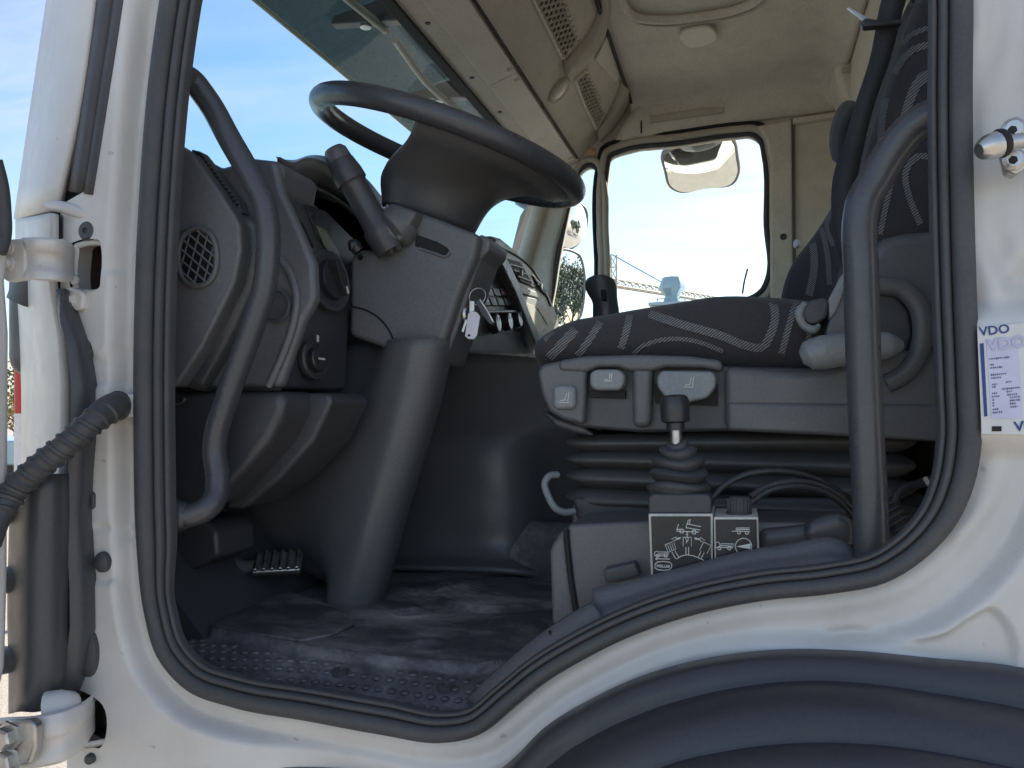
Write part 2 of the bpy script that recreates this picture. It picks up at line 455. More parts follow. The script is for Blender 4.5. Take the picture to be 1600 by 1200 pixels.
M['ink'] = plain('grey_ink', (.12, .12, .22), .6)
M['ink2'] = plain('faded_ink', (.47, .47, .63), .6)
M['paper'] = plain('sticker_white', (.64, .64, .635), .45)
M['brown'] = plain('brown_primer', (.16, .105, .085), .7)
M['red'] = plain('red_plastic', (.45, .03, .02), .4)
M['amber'] = plain('amber_lens', (.5, .27, .12), .25)
M['lens'] = plain('frosted_lens', (.6, .58, .5), .2)
# ================================================================== GROUND
def ground_mat():
    m, nt, b = mat_base('sandy_gravel')
    c = RAMP(nt, NOI(nt, 30, 8, .7), .3, .72, (.27, .23, .18), (.46, .41, .34))
    c = MIX(nt, RAMP(nt, NOI(nt, .5, 6, .6), .4, .7, (0,) * 3, (.6,) * 3), c, (.38, .345, .295))
    nt.links.new(c, b.inputs['Base Color']); b.inputs['Roughness'].default_value = .95
    BUMP(nt, b, NOI(nt, 45, 6, .7), .6, .02); return m
M['ground'] = ground_mat()
gv, gf = [], []
for ring, rr in enumerate((0, 6, 20, 60, 200, 800, 2500)):
    for k in range(32):
        a = 2 * math.pi * k / 32; gv.append((rr * math.cos(a), rr * math.sin(a), 0))
for ring in range(6):
    for k in range(32):
        l = (k + 1) % 32; gf.append((ring * 32 + k, ring * 32 + l, ring * 32 + 32 + l, ring * 32 + 32 + k))
gf = [f if f[0] >= 32 else (f[0], f[2], f[3]) for f in gf]
struct(mk('ground', gv, gf, M['ground'], fixn=True))

# ================================================================== CAB SHELL
FZ = 1.33                       # cab floor height
CW = 2.25                       # inner face of passenger side
CEIL = 1.65 + 1.18
XR = 0.34                       # rear wall
cab = thing('truck_cab', 'white lorry cab seen through its open driver door opening', 'truck cab', (0, 0, 0))
OPEN_PX = [(258, 0), (240, 130), (226, 300), (219, 450), (217, 700), (221, 850), (231, 955), (252, 1025), (296, 1075), (370, 1103), (480, 1123), (600, 1145), (690, 1158), (745, 1148),
           (800, 1106), (850, 1066), (910, 1030), (1000, 987), (1100, 955), (1200, 936), (1300, 926), (1385, 908), (1445, 870), (1492, 818), (1520, 755), (1531, 690), (1529, 600), (1523, 450), (1519, 300), (1517, 150), (1518, 0)]
op = LY(OPEN_PX, 0)
op = op + [Vector((.20, 0, 2.30)), Vector((.18, 0, 2.48)), Vector((.13, 0, 2.60)), Vector((.02, 0, 2.645)), Vector((-.30, 0, 2.655)), Vector((-.50, 0, 2.63)), Vector((-.575, 0, 2.57)), Vector((-.625, 0, 2.42))]
OPEN = resample(catmull(op, 10, True), 420, True)
OP2 = np.array([(p.x, p.z) for p in OPEN])
def poly_dist(P, Q):
    """unsigned distance of points P to closed polyline Q, and inside mask"""
    d = np.full(len(P), 1e9); ins = np.zeros(len(P), bool)
    for i in range(len(Q)):
        a, b = Q[i], Q[(i + 1) % len(Q)]; ab = b - a
        t = np.clip(((P - a) @ ab) / max(ab @ ab, 1e-12), 0, 1)
        d = np.minimum(d, np.hypot(*(P - (a + t[:, None] * ab)).T))
        c = (a[1] > P[:, 1]) != (b[1] > P[:, 1])
        with np.errstate(divide='ignore', invalid='ignore'):
            xi = a[0] + (P[:, 1] - a[1]) / (b[1] - a[1]) * ab[0]
        ins ^= c & (P[:, 0] < xi)
    return d, ins
def snap(P, Q):
    d = np.full(len(P), 1e9); R_ = P.copy()
    for i in range(len(Q)):
        a, b = Q[i], Q[(i + 1) % len(Q)]; ab = b - a
        t = np.clip(((P - a) @ ab) / max(ab @ ab, 1e-12), 0, 1); c = a + t[:, None] * ab; e = np.hypot(*(P - c).T); m = e < d
        d[m] = e[m]; R_[m] = c[m]
    return d, R_
def poly_px(px, Y=0): return np.array([(p.x, p.z) for p in catmull(LY(px, Y), 6, True)])
def sstep(x, a, b):
    t = np.clip((x - a) / (b - a), 0, 1); return t * t * (3 - 2 * t)
def seg_dist(P, px):
    q = np.array([(p.x, p.z) for p in catmull(LY(px, 0), 6)]); d = np.full(len(P), 1e9)
    for a, b in zip(q, q[1:]):
        ab = b - a; t = np.clip(((P - a) @ ab) / max(ab @ ab, 1e-12), 0, 1)
        d = np.minimum(d, np.hypot(*(P - (a + t[:, None] * ab)).T))
    return d
HOLES = {'upper': [(118, 392), (119, 383), (126, 380), (160, 377), (167, 379), (168.5, 386), (168, 440), (167, 450), (161, 455), (128, 459), (120, 458), (118, 452)], 'lower': [(100, 1077), (160, 1086), (171, 1096), (171, 1160), (100, 1150)]}
ARCH = [(700, 1290), (770, 1238), (815, 1200), (860, 1155), (925, 1115), (1000, 1080), (1075, 1057), (1160, 1042), (1250, 1036), (1350, 1040), (1450, 1050), (1600, 1066), (1750, 1100), (1900, 1160)]
def body_side():
    x0, x1, z0, z1, st = -.93, .60, 1.02, 2.93, .0032
    xs = np.arange(x0, x1, st); zs = np.arange(z0, z1, st); GX, GZ = np.meshgrid(xs, zs); P = np.stack([GX.ravel(), GZ.ravel()], 1)
    d, ins = poly_dist(P, OP2[::2]); sd = np.where(ins, -d, d)
    right = sstep(P[:, 0], -.1, .2)
    fl = .031 + right * .022
    fade = 1 - .75 * sstep(P[:, 0], -.62, -.45) * (1 - sstep(P[:, 0], -.05, .15)) * (P[:, 1] < 1.7)
    Y = .014 - .026 * sstep(sd, fl - .006, fl + .010) * fade
    # gentle crown of the flange next to the rubber
    Y -= .004 * sstep(sd, .0, .014) * (1 - sstep(sd, .014, .03))
    # pressed swage at the lower right
    dd, ii = poly_dist(P, poly_px([(1290, 1000), (1320, 990), (1400, 997), (1470, 988), (1515, 960), (1545, 948), (1566, 968), (1574, 1045), (1500, 1038), (1400, 1022), (1310, 1014)]))
    Y += .008 * sstep(np.where(ii, dd, -dd), -.003, .0035)
    # pressing in the hinge pillar
    dd, ii = poly_dist(P, poly_px([(152, 822), (188, 826), (198, 840), (188, 850), (186, 905), (152, 905)]))
    Y += .005 * sstep(np.where(ii, dd, -dd), -.005, .004)
    dd, ii = poly_dist(P, poly_px([(146, 545), (165, 560), (182, 540), (200, 560), (206, 590), (206, 820), (150, 820), (140, 700)]))
    Y += .004 * sstep(np.where(ii, dd, -dd), -.006, .006)
    dd, ii = poly_dist(P, poly_px([(148, 616), (213, 612), (216, 640), (212, 655), (148, 652)]))
    Y -= .004 * sstep(np.where(ii, dd, -dd), -.003, .003)
    # long groove on the A pillar
    g = seg_dist(P, [(228, -160), (215, 60), (200, 200), (190, 330), (182, 420)]); Y += .009 * np.exp(-(g / .007) ** 2)
    g = seg_dist(P, [(1560, -60), (1562, 40), (1545, 95), (1543, 300), (1562, 380), (1590, 430)]); Y += .007 * sstep(.02 - g, 0, .02)
    g = seg_dist(P, [(1600, 250), (1605, 380), (1580, 420), (1568, 470), (1568, 560)]); Y -= .006 * np.exp(-(g / .012) ** 2)
    g = seg_dist(P, [(1500, 838), (1555, 780), (1580, 700), (1590, 560)]); Y -= .004 * np.exp(-(g / .010) ** 2)
    dd, ii = poly_dist(P, np.array([(p.x, p.z) for p in LY([(1515, 500), (1700, 480), (1700, 690), (1522, 690)], 0)])); k_ = sstep(np.where(ii, dd, -dd), -.02, .01); Y = Y * (1 - k_) - .012 * k_
    # curve the front edge towards the cab nose
    Y += .5 * np.clip(-.80 - P[:, 0], 0, 1) ** 1.5
    nz, nx = GX.shape
    keep = np.ones((nz - 1, nx - 1), bool)
    cx = (P[:, 0].reshape(nz, nx)[:-1, :-1] + st / 2).ravel(); cz = (P[:, 1].reshape(nz, nx)[:-1, :-1] + st / 2).ravel(); C = np.stack([cx, cz], 1)
    sdc = sd.reshape(nz, nx)[:-1, :-1].ravel()
    k = sdc > -.010
    for h in HOLES.values():
        _, ii = poly_dist(C, poly_px(h)); k &= ~ii
    ap = np.array([(p.x, p.z) for p in LY([(600, 1500)] + ARCH + [(2000, 1500)], 0)])
    da, ii = poly_dist(C, ap); k &= ~(ii & (da > .012))
    LEFT_ = np.array([(p.x, p.z) for p in LY([(250, -420), (195, 0), (142, 303), (100, 322), (96, 700), (112, 980), (112, 1090), (110, 1400), (-600, 1400), (-600, -1600), (420, -1600)], 0)])
    _, ii = poly_dist(C, LEFT_); k &= ~ii
    idx = np.arange(nz * nx).reshape(nz, nx); q = np.stack([idx[:-1, :-1].ravel(), idx[:-1, 1:].ravel(), idx[1:, 1:].ravel(), idx[1:, :-1].ravel()], 1)[k]
    used = np.unique(q); remap = -np.ones(nz * nx, int); remap[used] = np.arange(len(used))
    cnt = np.zeros(nz * nx, int); np.add.at(cnt, q.ravel(), 1); bnd = (cnt > 0) & (cnt < 4)
    bi = np.nonzero(bnd)[0]
    for h in HOLES.values():
        dd, C2 = snap(P[bi], poly_px(h)); m_ = dd < st * 1.5; P[bi[m_]] = C2[m_]
    dd, C2 = snap(P[bi], LEFT_); m_ = dd < st * 1.5; P[bi[m_]] = C2[m_]
    global SIDE_Y
    SIDE_Y = lambda X, Z: float(Y.reshape(nz, nx)[int(round((Z - z0) / st)), int(round((X - x0) / st))])
    V_ = np.stack([P[used, 0], Y[used], P[used, 1]], 1)
    me = bpy.data.meshes.new('side_panel'); me.from_pydata(V_.tolist(), [], remap[q].tolist()); fin(me, M['white'])
    o = bpy.data.objects.new('side_panel', me); col.objects.link(o); setp(o, cab)
    return o
body_side()
# hole lips and liners
for nm, h in HOLES.items():
    lp = resample(catmull(LY(h, -.004), 8, True), 80, True)
    if nm == 'lower': lp = resample(catmull(LY(h, .0), 2, True), 80, True)
    sweep('opening_lip', lp, [(-.006, .0), (-.004, .003), (.0, .0035), (.002, .001), (.002, -.03)], (0, -1, 0), M['white'], cab)
    c = sum(lp, Vector()) / len(lp)
    xs = [p.x for p in lp]; zs = [p.z for p in lp]; x0, x1, z0, z1 = min(xs) - .015, max(xs) + .02, min(zs) - .015, max(zs) + .015
    cav = mk('hinge_cavity', [(x0, .03, z0), (x1, .03, z0), (x1, .03, z1), (x0, .03, z1), (x0, .09, z0), (x1, .09, z0), (x1, .09, z1), (x0, .09, z1)],
             [(4, 5, 6, 7), (0, 1, 5, 4), (1, 2, 6, 5), (2, 3, 7, 6), (3, 0, 4, 7)], M['brown'] if nm == 'upper' else M['dark2'], cab)
# rubber plugs on the hinge pillar
for (a, b, rx, rz) in ((170, 876, 13, 16), (146, 552, 12, 20), (152, 1015, 18, 37), (155, 1178, 8, 8)):
    c = PY(a, b, 0); s = .85 / ray(a, b).y; c.y = min(SIDE_Y(c.x + ox * s * rx, c.z + oz * s * rz) for ox in (-1, 0, 1) for oz in (-1, 0, 1)) - .0065
    prof = [(1.0, 0), (1.02, .004), (.96, .008), (.7, .010), (.0, .011)]
    v, f = [], []
    for r_, h_ in prof:
        for k in range(28):
            t = 2 * math.pi * k / 28; v.append((c.x + rx * s * r_ * math.cos(t), c.y + .008 - h_, c.z + rz * s * r_ * math.sin(t)))
    for i in range(len(prof) - 1):
        for k in range(28): l = (k + 1) % 28; f.append((i * 28 + k, i * 28 + l, i * 28 + 28 + l, i * 28 + 28 + k))
    mk('rubber_plug', v, f, M['rubber'], cab, fixn=True)
# ---- door seal (three lips)
bulb = []
for k in range(11):
    a = math.pi * k / 10; bulb.append((.0125 - .0135 * math.cos(a), .004 + .013 * math.sin(a)))
prof = [(-.004, -.012)] + bulb + [(.0265, .001)] + [(.0265 + .0055 - .0055 * math.cos(math.pi * k / 6), .002 + .0065 * math.sin(math.pi * k / 6)) for k in range(7)] + [(.0385, -.004)] + \
       [(.0385 + .004 - .004 * math.cos(math.pi * k / 5), -.003 + .005 * math.sin(math.pi * k / 5)) for k in range(6)] + [(.0475, -.012)]
a0 = np.array([(p.x, p.z) for p in OPEN]); area = np.sum(a0[:, 0] * np.roll(a0[:, 1], -1) - np.roll(a0[:, 0], -1) * a0[:, 1])
path = OPEN if True else None
# in-plane normal N x T must point inward
T0 = (OPEN[1] - OPEN[-1]).normalized(); S0 = Vector((0, -1, 0)).cross(T0)
cen = sum(OPEN, Vector()) / len(OPEN)
if S0.dot(cen - OPEN[0]) < 0: OPEN.reverse()
def seal_scale(p):
    low = float(sstep(np.array([1.50 - p.z]), 0, .10)[0]); right = float(sstep(np.array([p.x]), -.42, -.25)[0]); up_ = float(sstep(np.array([p.z]), 1.46, 1.62)[0])
    return .97 - .22 * float(sstep(np.array([p.x]), .10, .18)[0]) * up_ - low * (.20 * (1 - right)) - right * (1 - up_) * .36
scl = [seal_scale(p) for p in OPEN]
sweep('door_seal', [Vector((p.x, 0, p.z)) for p in OPEN], prof, (0, -1, 0), M['rubber'], cab, scale=scl)
# ---- A pillar: rubber strip, outer corner panel
def strip_loft(name, L, Rr, yl, yr, bulge, mat, parent, n=7, deep=.05, th=0):
    rows = []
    for (a, b) in zip(L, Rr):
        row = []
        for k in range(n):
            t = k / (n - 1); px = a[0] + (b[0] - a[0]) * t; py = a[1] + (b[1] - a[1]) * t
            row.append(PY(px, py, yl + (yr - yl) * t - bulge * math.sin(math.pi * t)))
        rows.append(row)
    return loft(name, rows, mat, parent, n_u=3, n_v=4, solid=th)
strip_loft('pillar_rubber', [(168, -420), (160, -50), (134, 150), (112, 300)], [(186, -420), (187, -50), (158, 150), (134, 304)], .01, .0, .012, M['rubber'], cab, th=.006)
strip_loft('pillar_rubber', [(187, -420), (188, -50), (159, 150), (135, 304)], [(250, -420), (207, -50), (178, 150), (153, 306)], .0, .01, .014, M['rubber'], cab, th=.006)
strip_loft('corner_panel', [(150, -420), (92, -50), (62, 150), (33, 345)], [(172, -420), (162, -50), (136, 150), (97, 330)], .11, .004, .035, M['white'], cab, n=7, th=.01)
tube('panel_seam', LY([(168, -50), (141, 120), (98, 312)], .0), .0012, M['brown'], cab, 6)
# lip below the corner panel and the painted bracket under it
tube('panel_lip', [PY(33, 345, .10), PY(50, 332, .05), PY(85, 322, .0), PY(112, 328, -.01), PY(150, 345, .0), PY(172, 362, .01)], [.006, .007, .008, .008, .007, .005], M['white'], cab, 10)
strip_loft('corner_panel', [(36, 345), (36, 372), (38, 440), (44, 560), (44, 800), (34, 1080)], [(92, 335), (92, 372), (90, 440), (104, 530), (104, 800), (96, 1080)], .10, -.012, .03, M['white'], cab, th=.01)
slab('hinge_cover', [(92, 330), (150, 352), (156, 376), (92, 376)], -.006, .03, M['dark2'], cab, .004)
lathe('cover_pin', PY(140, 362, -.006), (0, -1, 0), [(.012, 0), (.012, .006), (.010, .008), (.004, .008), (.004, .006)], M['dark2'], cab, 20)
# black air deflector column between corner panel and jamb
strip_loft('air_deflector', [(88, 452), (92, 500), (104, 540), (104, 800), (104, 1030), (86, 1085)], [(98, 462), (112, 490), (131, 540), (133, 800), (131, 1040), (108, 1090)], -.035, -.004, .006, M['dark2'], cab, th=.012)
strip_loft('air_deflector', [(34, 740), (30, 850), (28, 960), (30, 1040), (30, 1112)], [(103, 740), (103, 850), (102, 960), (98, 1050), (80, 1100)], -.05, -.03, .03, M['dark2'], cab, th=.012)
for yy in (796, 905, 1030):
    tube('deflector_rib', [PY(0, yy + 2, -.06), PY(22, yy, -.06), PY(50, yy - 6, -.055)], [.018, .016, .010], M['dark'], cab, 12)
ck = slab('deflector_clip', [(104, 766), (140, 767), (146, 772), (146, 793), (141, 797), (104, 796)], -.012, .014, M['dark2'], cab, .002)
lathe('clip_screw', PY(133, 781, -.012), (0, -1, 0), [(.007, 0), (.007, .002), (.005, .003), (.0025, .003), (.0025, .001)], M['black'], cab, 16)

# ---- wheel arch / dark fender below
def arch_rows():
    A = ARCH
    dn = lambda l, d: [(x, y + d) for x, y in l]
    lip2 = [(760, 1290), (825, 1238), (873, 1202), (910, 1175), (950, 1152), (1050, 1112), (1100, 1098), (1160, 1086), (1250, 1077), (1350, 1081), (1450, 1095), (1600, 1122), (1750, 1165), (1900, 1230)]
    low = [(830, 1340), (890, 1300), (930, 1275), (975, 1245), (1010, 1226), (1080, 1200), (1120, 1192), (1180, 1182), (1260, 1176), (1350, 1178), (1440, 1188), (1580, 1215), (1720, 1250), (1850, 1300)]
    bot = [(900, 1500)] + [(950 + 75 * i, 1420 - 60 * math.sin(i / 12 * math.pi)) for i in range(12)] + [(1900, 1500)]
    r = [LY(dn(A, -6), .02), LY(dn(A, 0), -.024), LY(dn(A, 5), -.030), LY([(a[0] * .4 + b[0] * .6, a[1] * .4 + b[1] * .6) for a, b in zip(A, lip2)], -.036), LY(lip2, -.042),
         LY(dn(lip2, 5), -.050), LY(dn(lip2, 12), -.066), LY([(a[0] * .5 + b[0] * .5, a[1] * .5 + b[1] * .5) for a, b in zip(low, lip2)], -.098), LY(low, -.112), LY(dn(low, 8), -.124), LY(bot, -.16)]
    return r
M['arch'] = plastic('wheel_arch_plastic', (.040, .041, .046), .42, 500, .3, .10, (.10, .095, .09), 6)
loft('wheel_arch', arch_rows(), M['arch'], cab, n_u=6, n_v=4, solid=.01)
tube('arch_flange', LY([(x, y - 8) for x, y in ARCH], -.015), .0050, M['white'], cab, 8)
slab('step_trim', [(168, 1193), (400, 1196), (620, 1215), (760, 1236), (700, 1330), (160, 1330)], -.004, .03, M['dark'], cab, .006)

# ---- floor, tunnel, walls, roof
box('floor_pan', (-.98, .12, FZ - .09), (XR, CW, FZ - .03), M['dark2'], cab, 0)
box('sill_box', (-.80, .035, FZ - .22), (XR, .10, FZ - .075), M['dark2'], cab, 0)
# engine tunnel: side wall plus top
tun = [[PY(560, 560, .70), PY(700, 552, .78), PY(850, 560, .84), PY(960, 575, .88), Vector((.30, .90, 1.72))],
       [PY(560, 640, .66), PY(700, 650, .70), PY(812, 655, .72), PY(900, 660, .76), Vector((.30, .80, 1.66))],
       [PY(560, 700, .64), PY(690, 690, .66), PY(800, 680, .68), PY(880, 690, .76), Vector((.30, .78, 1.58))],
       [PY(560, 800, .64), PY(690, 790, .655), PY(805, 790, .665), PY(870, 800, .76), Vector((.30, .78, 1.45))],
       [PY(560, 870, .62), PY(700, 870, .64), PY(806, 872, .65), PY(872, 880, .75), Vector((.30, .78, FZ - .01))],
       [PY(560, 884, .58), PY(700, 886, .60), PY(815, 892, .60), PY(905, 910, .68), Vector((.30, .72, FZ - .01))]]
loft('engine_tunnel', tun, M['dark'], cab, n_u=6, n_v=6, solid=.01, flip=True)
box('tunnel_top', (-1.0, .80, FZ), (.32, 1.75, 1.70), M['dark'], cab, .04, 4)
# firewall and footwell
mk('firewall', [(-1.0, .12, FZ - .05), (-1.06, CW, FZ - .05), (-1.10, CW, 1.86), (-1.0, .12, 1.86)], [(0, 1, 2, 3)], M['dark2'], cab, solid=.02)
prism('toe_board', [(-.72, .13, FZ - .03), (-1.02, .13, FZ + .30), (-1.02, .13, FZ - .09)], (0, .62, 0), M['dark2'], cab, 0)
# rear wall
box('rear_wall', (XR, 0.03, FZ - .05), (XR + .05, CW + .06, CEIL + .08), M['felt'], cab, 0)
# outer skins
box('roof_skin', (-.80, .02, CEIL + .06), (XR + .05, CW + .06, CEIL + .09), M['white'], cab, .01)
mk('nose_skin', [(-1.14, .32, .9), (-1.14, CW + .06, .9), (-1.16, CW + .06, 1.86), (-1.16, .32, 1.86)], [(0, 1, 2, 3)], M['white'], cab, solid=.02)
# ================================================================== ROOF, HEADER, PASSENGER SIDE
ZE = 1.65
# headliner with a rolled edge to the passenger side
rows = []
for X in (-.405, -.38, -.1, .15, .27, .33):
    dz = .0 if X < .2 else (.012 if X < .3 else .06)
    rows.append([Vector((X, .06, CEIL - dz)), Vector((X, .6, CEIL - dz + .012)), Vector((X, 1.2, CEIL - dz + .012)), Vector((X, 1.9, CEIL - dz)), Vector((X, 2.13, CEIL - .012 - dz)), Vector((X, 2.19, CEIL - .03 - dz)), Vector((X, 2.215, CEIL - .055 - dz))])
loft('headliner', rows, M['felt'], cab, n_u=5, n_v=4, solid=.02, flip=False)
# raised hatch rim on the headliner
hp = [(968, -40), (975, 8), (992, 26), (1030, 31), (1090, 26), (1150, 15), (1178, 4), (1184, -60)]
tube('hatch_rim', [PZ(a, b, CEIL - .004) for a, b in hp], .013, M['felt'], cab, 12)
tube('hatch_rim', [PZ(a + 4, b + 9, CEIL - .003) for a, b in hp], .005, M['beige2'], cab, 8)
prism('roof_plate', catmull([PZ(a, b, CEIL - .002) for a, b in ((1066, 46), (1075, 42), (1108, 38), (1114, 42), (1117, 60), (1110, 64), (1076, 70), (1069, 66))], 4, True), (0, 0, -.010), M['beige'], cab, .004, 3)
# header beam
hd = [(-.775, .93), (-.70, .935), (-.612, .968), (-.60, .985), (-.405, 1.185), (-.405, 1.27), (-.80, 1.27), (-.80, .95)]
header = prism('header_shelf', [(x, .05, ZE + z) for x, z in hd], (0, CW - .07, 0), M['felt2'], cab, .004)
# black glass edge band
prism('glass_edge_trim', [(-.785, .05, ZE + .922), (-.757, .05, ZE + .922), (-.757, .05, ZE + .934), (-.785, .05, ZE + .934)], (0, CW - .06, 0), M['black'], cab, .002)
for yy in (.95, 1.28, 1.55, 1.8, 2.02):
    lathe('strip_clip', (-.728, yy, ZE + .934), (0, 0, -1), [(.007, 0), (.007, .003), (.004, .004)], M['dark2'], cab, 12)
# roller blind flaps
d0 = Vector((-.698, 0, ZE + .9345)); d1 = Vector((-.615, 0, ZE + .9645)); nb = (d1 - d0).cross(Vector((0, 1, 0))).normalized()
if nb.z > 0: nb = -nb
for i, (ya, yb) in enumerate(((.1, .78), (.785, 1.335), (1.34, 2.16))):
    fl = prism('visor_flap', [Vector((d0.x, ya, d0.z)) + nb * .002, Vector((d1.x, ya, d1.z)) + nb * .002, Vector((d1.x, yb, d1.z)) + nb * .002, Vector((d0.x, yb, d0.z)) + nb * .002], nb * .006, M['beige'], cab, .002)
    for q in ((ya + .035, yb - .035)):
        pos = Vector((d1.x - .012, q, d1.z - .002)) + nb * .008
        obox('flap_catch', pos, (.008, 0, .003), (0, .008, 0), nb * .004, M['beige2'], fl, .001)
tube('header_groove', [(-.606, .06, ZE + .966), (-.606, 1.1, ZE + .966), (-.606, 2.17, ZE + .966)], .0045, M['black'], cab, 8)
# shelf face : nets, lamp, pods
SP = Vector((-.60, 0, ZE + .985)); SD = Vector((.195, 0, .20)).normalized(); SN_ = Vector((SD.z, 0, -SD.x))
def PS(a, b, off=0.0): return PP(a, b, SP + SN_ * off, SN_)
def net(poly, parent_name):
    pts = [PS(a, b, .001) for a, b in poly]
    fr = prism('net_pocket', pts, -SN_ * -.003, M['black'], cab, 0)
    # diamond lattice clipped to polygon
    o = pts[0]; ex = Vector((0, 1, 0)); ey = SD
    P2 = np.array([((p - o).dot(ex), (p - o).dot(ey)) for p in pts]); parts = []
    lo, hi = P2.min(0), P2.max(0)
    st = .030
    def clip(a, b):
        n = 60; t = np.linspace(0, 1, n); q = a + (b - a) * t[:, None]; _, ins = poly_dist(q, P2)
        runs = []; s = None
        for i in range(n):
            if ins[i] and s is None: s = i
            if (not ins[i] or i == n - 1) and s is not None: runs.append((q[s], q[i])); s = None
        return runs
    W_ = hi - lo
    for sgn in (1, -1):
        k = -40
        while k < 60:
            c0 = lo[0] + k * st; a = np.array([c0, lo[1]]); b = np.array([c0 + sgn * W_[1] * 1.1, hi[1]])
            for p, q in clip(a, b):
                A = o + ex * p[0] + ey * p[1] + SN_ * .007; B = o + ex * q[0] + ey * q[1] + SN_ * .007
                if (A - B).length > .004: parts.append(tubegeo([A, B], .0042, 5))
            k += 1
    v, f = join_geo(parts); stuff(mk('net_mesh', v, f, M['beige2'], cab, angle=60))
    e = [PS(a, b, .004) for a, b in poly]
    tube('net_frame', resample(e, 60, True), .006, M['beige'], cab, 8, True, 1)
net([(800, -70), (845, -70), (880, 0), (901, 62), (879, 92), (834, 0)], 'a')
net([(899, 126), (916, 110), (934, 150), (942, 176), (931, 201), (914, 166)], 'b')
for (outer, inner) in (([(884, 110), (914, 90), (936, 62), (947, 30), (948, -20)], [(880, 93), (902, 62), (918, 38), (930, 14), (930, -30)]),
                       ([(934, 213), (958, 192), (973, 166), (979, 152), (981, 140)], [(932, 201), (943, 176), (955, 150), (963, 130), (966, 118)])):
    loft('pod_lip', [[PS(a, b, -.02) for a, b in inner], [PS(a * .5 + c * .5, b * .5 + d * .5, .012) for (a, b), (c, d) in zip(inner, outer)], [PS(a, b, .022) for a, b in outer], [PS(a + 3, b + 6, .0) for a, b in outer]], M['beige2'], cab, n_u=4, n_v=4, solid=.004)
prism('shelf_cover', [PS(a, b, .001) for a, b in ((929, 92), (947, 52), (966, 112), (962, 131))], SN_ * .008, M['beige'], cab, .002)
lc = PS(873, 140, .0)
lamp = lathe('reading_lamp', lc, SN_, [(.047, 0), (.047, .006), (.040, .011), (.032, .009)], M['beige2'], cab, 28)
lathe('lamp_lens', lc, SN_, [(.031, .004), (.030, .010), (.015, .015), (.0, .016)], M['lens'], lamp, 24)
lc = PS(925, 236, .004)
lathe('corner_lamp', PY(925, 236, 2.16), (0, -.6, -1), [(.016, 0), (.016, .004), (.010, .007), (.0, .008)], M['amber'], cab, 20)

# ---- passenger side wall with two window openings
WY = CW
MAINW = [(950, 520), (949, 400), (949, 262), (953, 244), (968, 237), (1060, 224), (1150, 211), (1174, 210), (1188, 220), (1194, 243), (1197, 350), (1198, 440), (1192, 452), (1100, 476)]
QUART = [(861, 520), (866, 440), (880, 360), (897, 290), (906, 266), (920, 258), (931, 262), (936, 276), (938, 400), (940, 520)]
outer = [Vector((-.86, WY, 1.25)), Vector((XR + .02, WY, 1.25)), Vector((XR + .02, WY, CEIL + .05)), Vector((-.62, WY, CEIL + .05)), Vector((-.66, WY, ZE + 1.02)), PY(858, 262, WY), PY(813, 337, WY), PY(797, 400, WY), PY(780, 470, WY)]
mw = catmull(LY(MAINW, WY), 3, True); qw = catmull(LY(QUART, WY), 3, True)
plate_holes('passenger_side', outer, [mw, qw], (0, .06, 0), M['felt2'], cab, 0)
for loop, nm in ((MAINW, 'm'), (QUART, 'q')):
    P_ = resample(catmull(LY(loop, WY - .004), 6, True), 120, True)
    tube('window_gasket', P_, .010, M['rubber'], cab, 10, True, 1)
    P2_ = resample(catmull(LY(loop, WY - .010), 6, True), 120, True); c = sum(P2_, Vector()) / len(P2_)
    P2_ = [p + (p - c).normalized() * .024 for p in P2_]
    tube('window_surround', P2_, .014, M['beige2'], cab, 10, True, 1)
    P3_ = [p + (p - c).normalized() * .022 + Vector((0, -.002, 0)) for p in P2_]
    if nm == 'm': tube('door_gap_seal', P3_, .008, M['black'], cab, 8, True, 1)
    prism('window_pane', [Vector((p.x, WY + .045, p.z)) for p in catmull(LY(loop, WY), 3, True)], (0, .004, 0), M['glass'], cab, 0)
# upper trim rail between window and headliner
loft('cant_rail', [[PY(a, b, WY - .005) for a, b in ((960, 222), (1060, 205), (1160, 190), (1260, 178), (1330, 170))],
                   [PY(a, b, WY - .03) for a, b in ((968, 206), (1060, 190), (1160, 175), (1260, 162), (1330, 152))],
                   [PY(a, b, WY - .045) for a, b in ((985, 180), (1060, 168), (1160, 152), (1260, 136), (1330, 124))],
                   [PY(a, b, WY - .04) for a, b in ((1003, 162), (1060, 150), (1160, 132), (1260, 112), (1330, 98))],
                   [PY(a, b, WY - .02) for a, b in ((1003, 150), (1060, 140), (1160, 122), (1260, 102), (1330, 90))]], M['felt2'], cab, n_u=5, n_v=4, solid=.01, flip=True)
slab('rail_recess', [(1012, 166), (1130, 146), (1133, 172), (1016, 194)], WY - .056, .012, M['felt2'], cab, .006)
slab('rail_handle', [(1015, 181), (1108, 167), (1131, 167), (1131, 175), (1108, 178), (1015, 191)], WY - .072, .016, M['beige2'], cab, .003)
tube('rail_seam', LY([(1001, 160), (1002, 185), (1002, 208)], WY - .048), .003, M['black'], cab, 6)
# pillar and quarter panel behind the passenger door
slab('pillar_trim', [(1204, 500), (1203, 250), (1196, 214), (1182, 196), (1237, 186), (1238, 300), (1240, 520)], WY - .035, .03, M['felt2'], cab, .01)
lathe('pillar_bolt', PY(1224, 370, WY - .036), (0, -1, 0), [(.012, 0), (.012, .003), (.008, .004), (.005, .001)], M['dark2'], cab, 16)
slab('quarter_panel', [(1242, 520), (1241, 300), (1240, 190), (1330, 176), (1345, 300), (1345, 520)], WY - .012, .012, M['felt'], cab, .006)
slab('quarter_ledge', [(1239, 184), (1330, 170), (1330, 180), (1239, 193)], WY - .04, .03, M['felt2'], cab, .006)
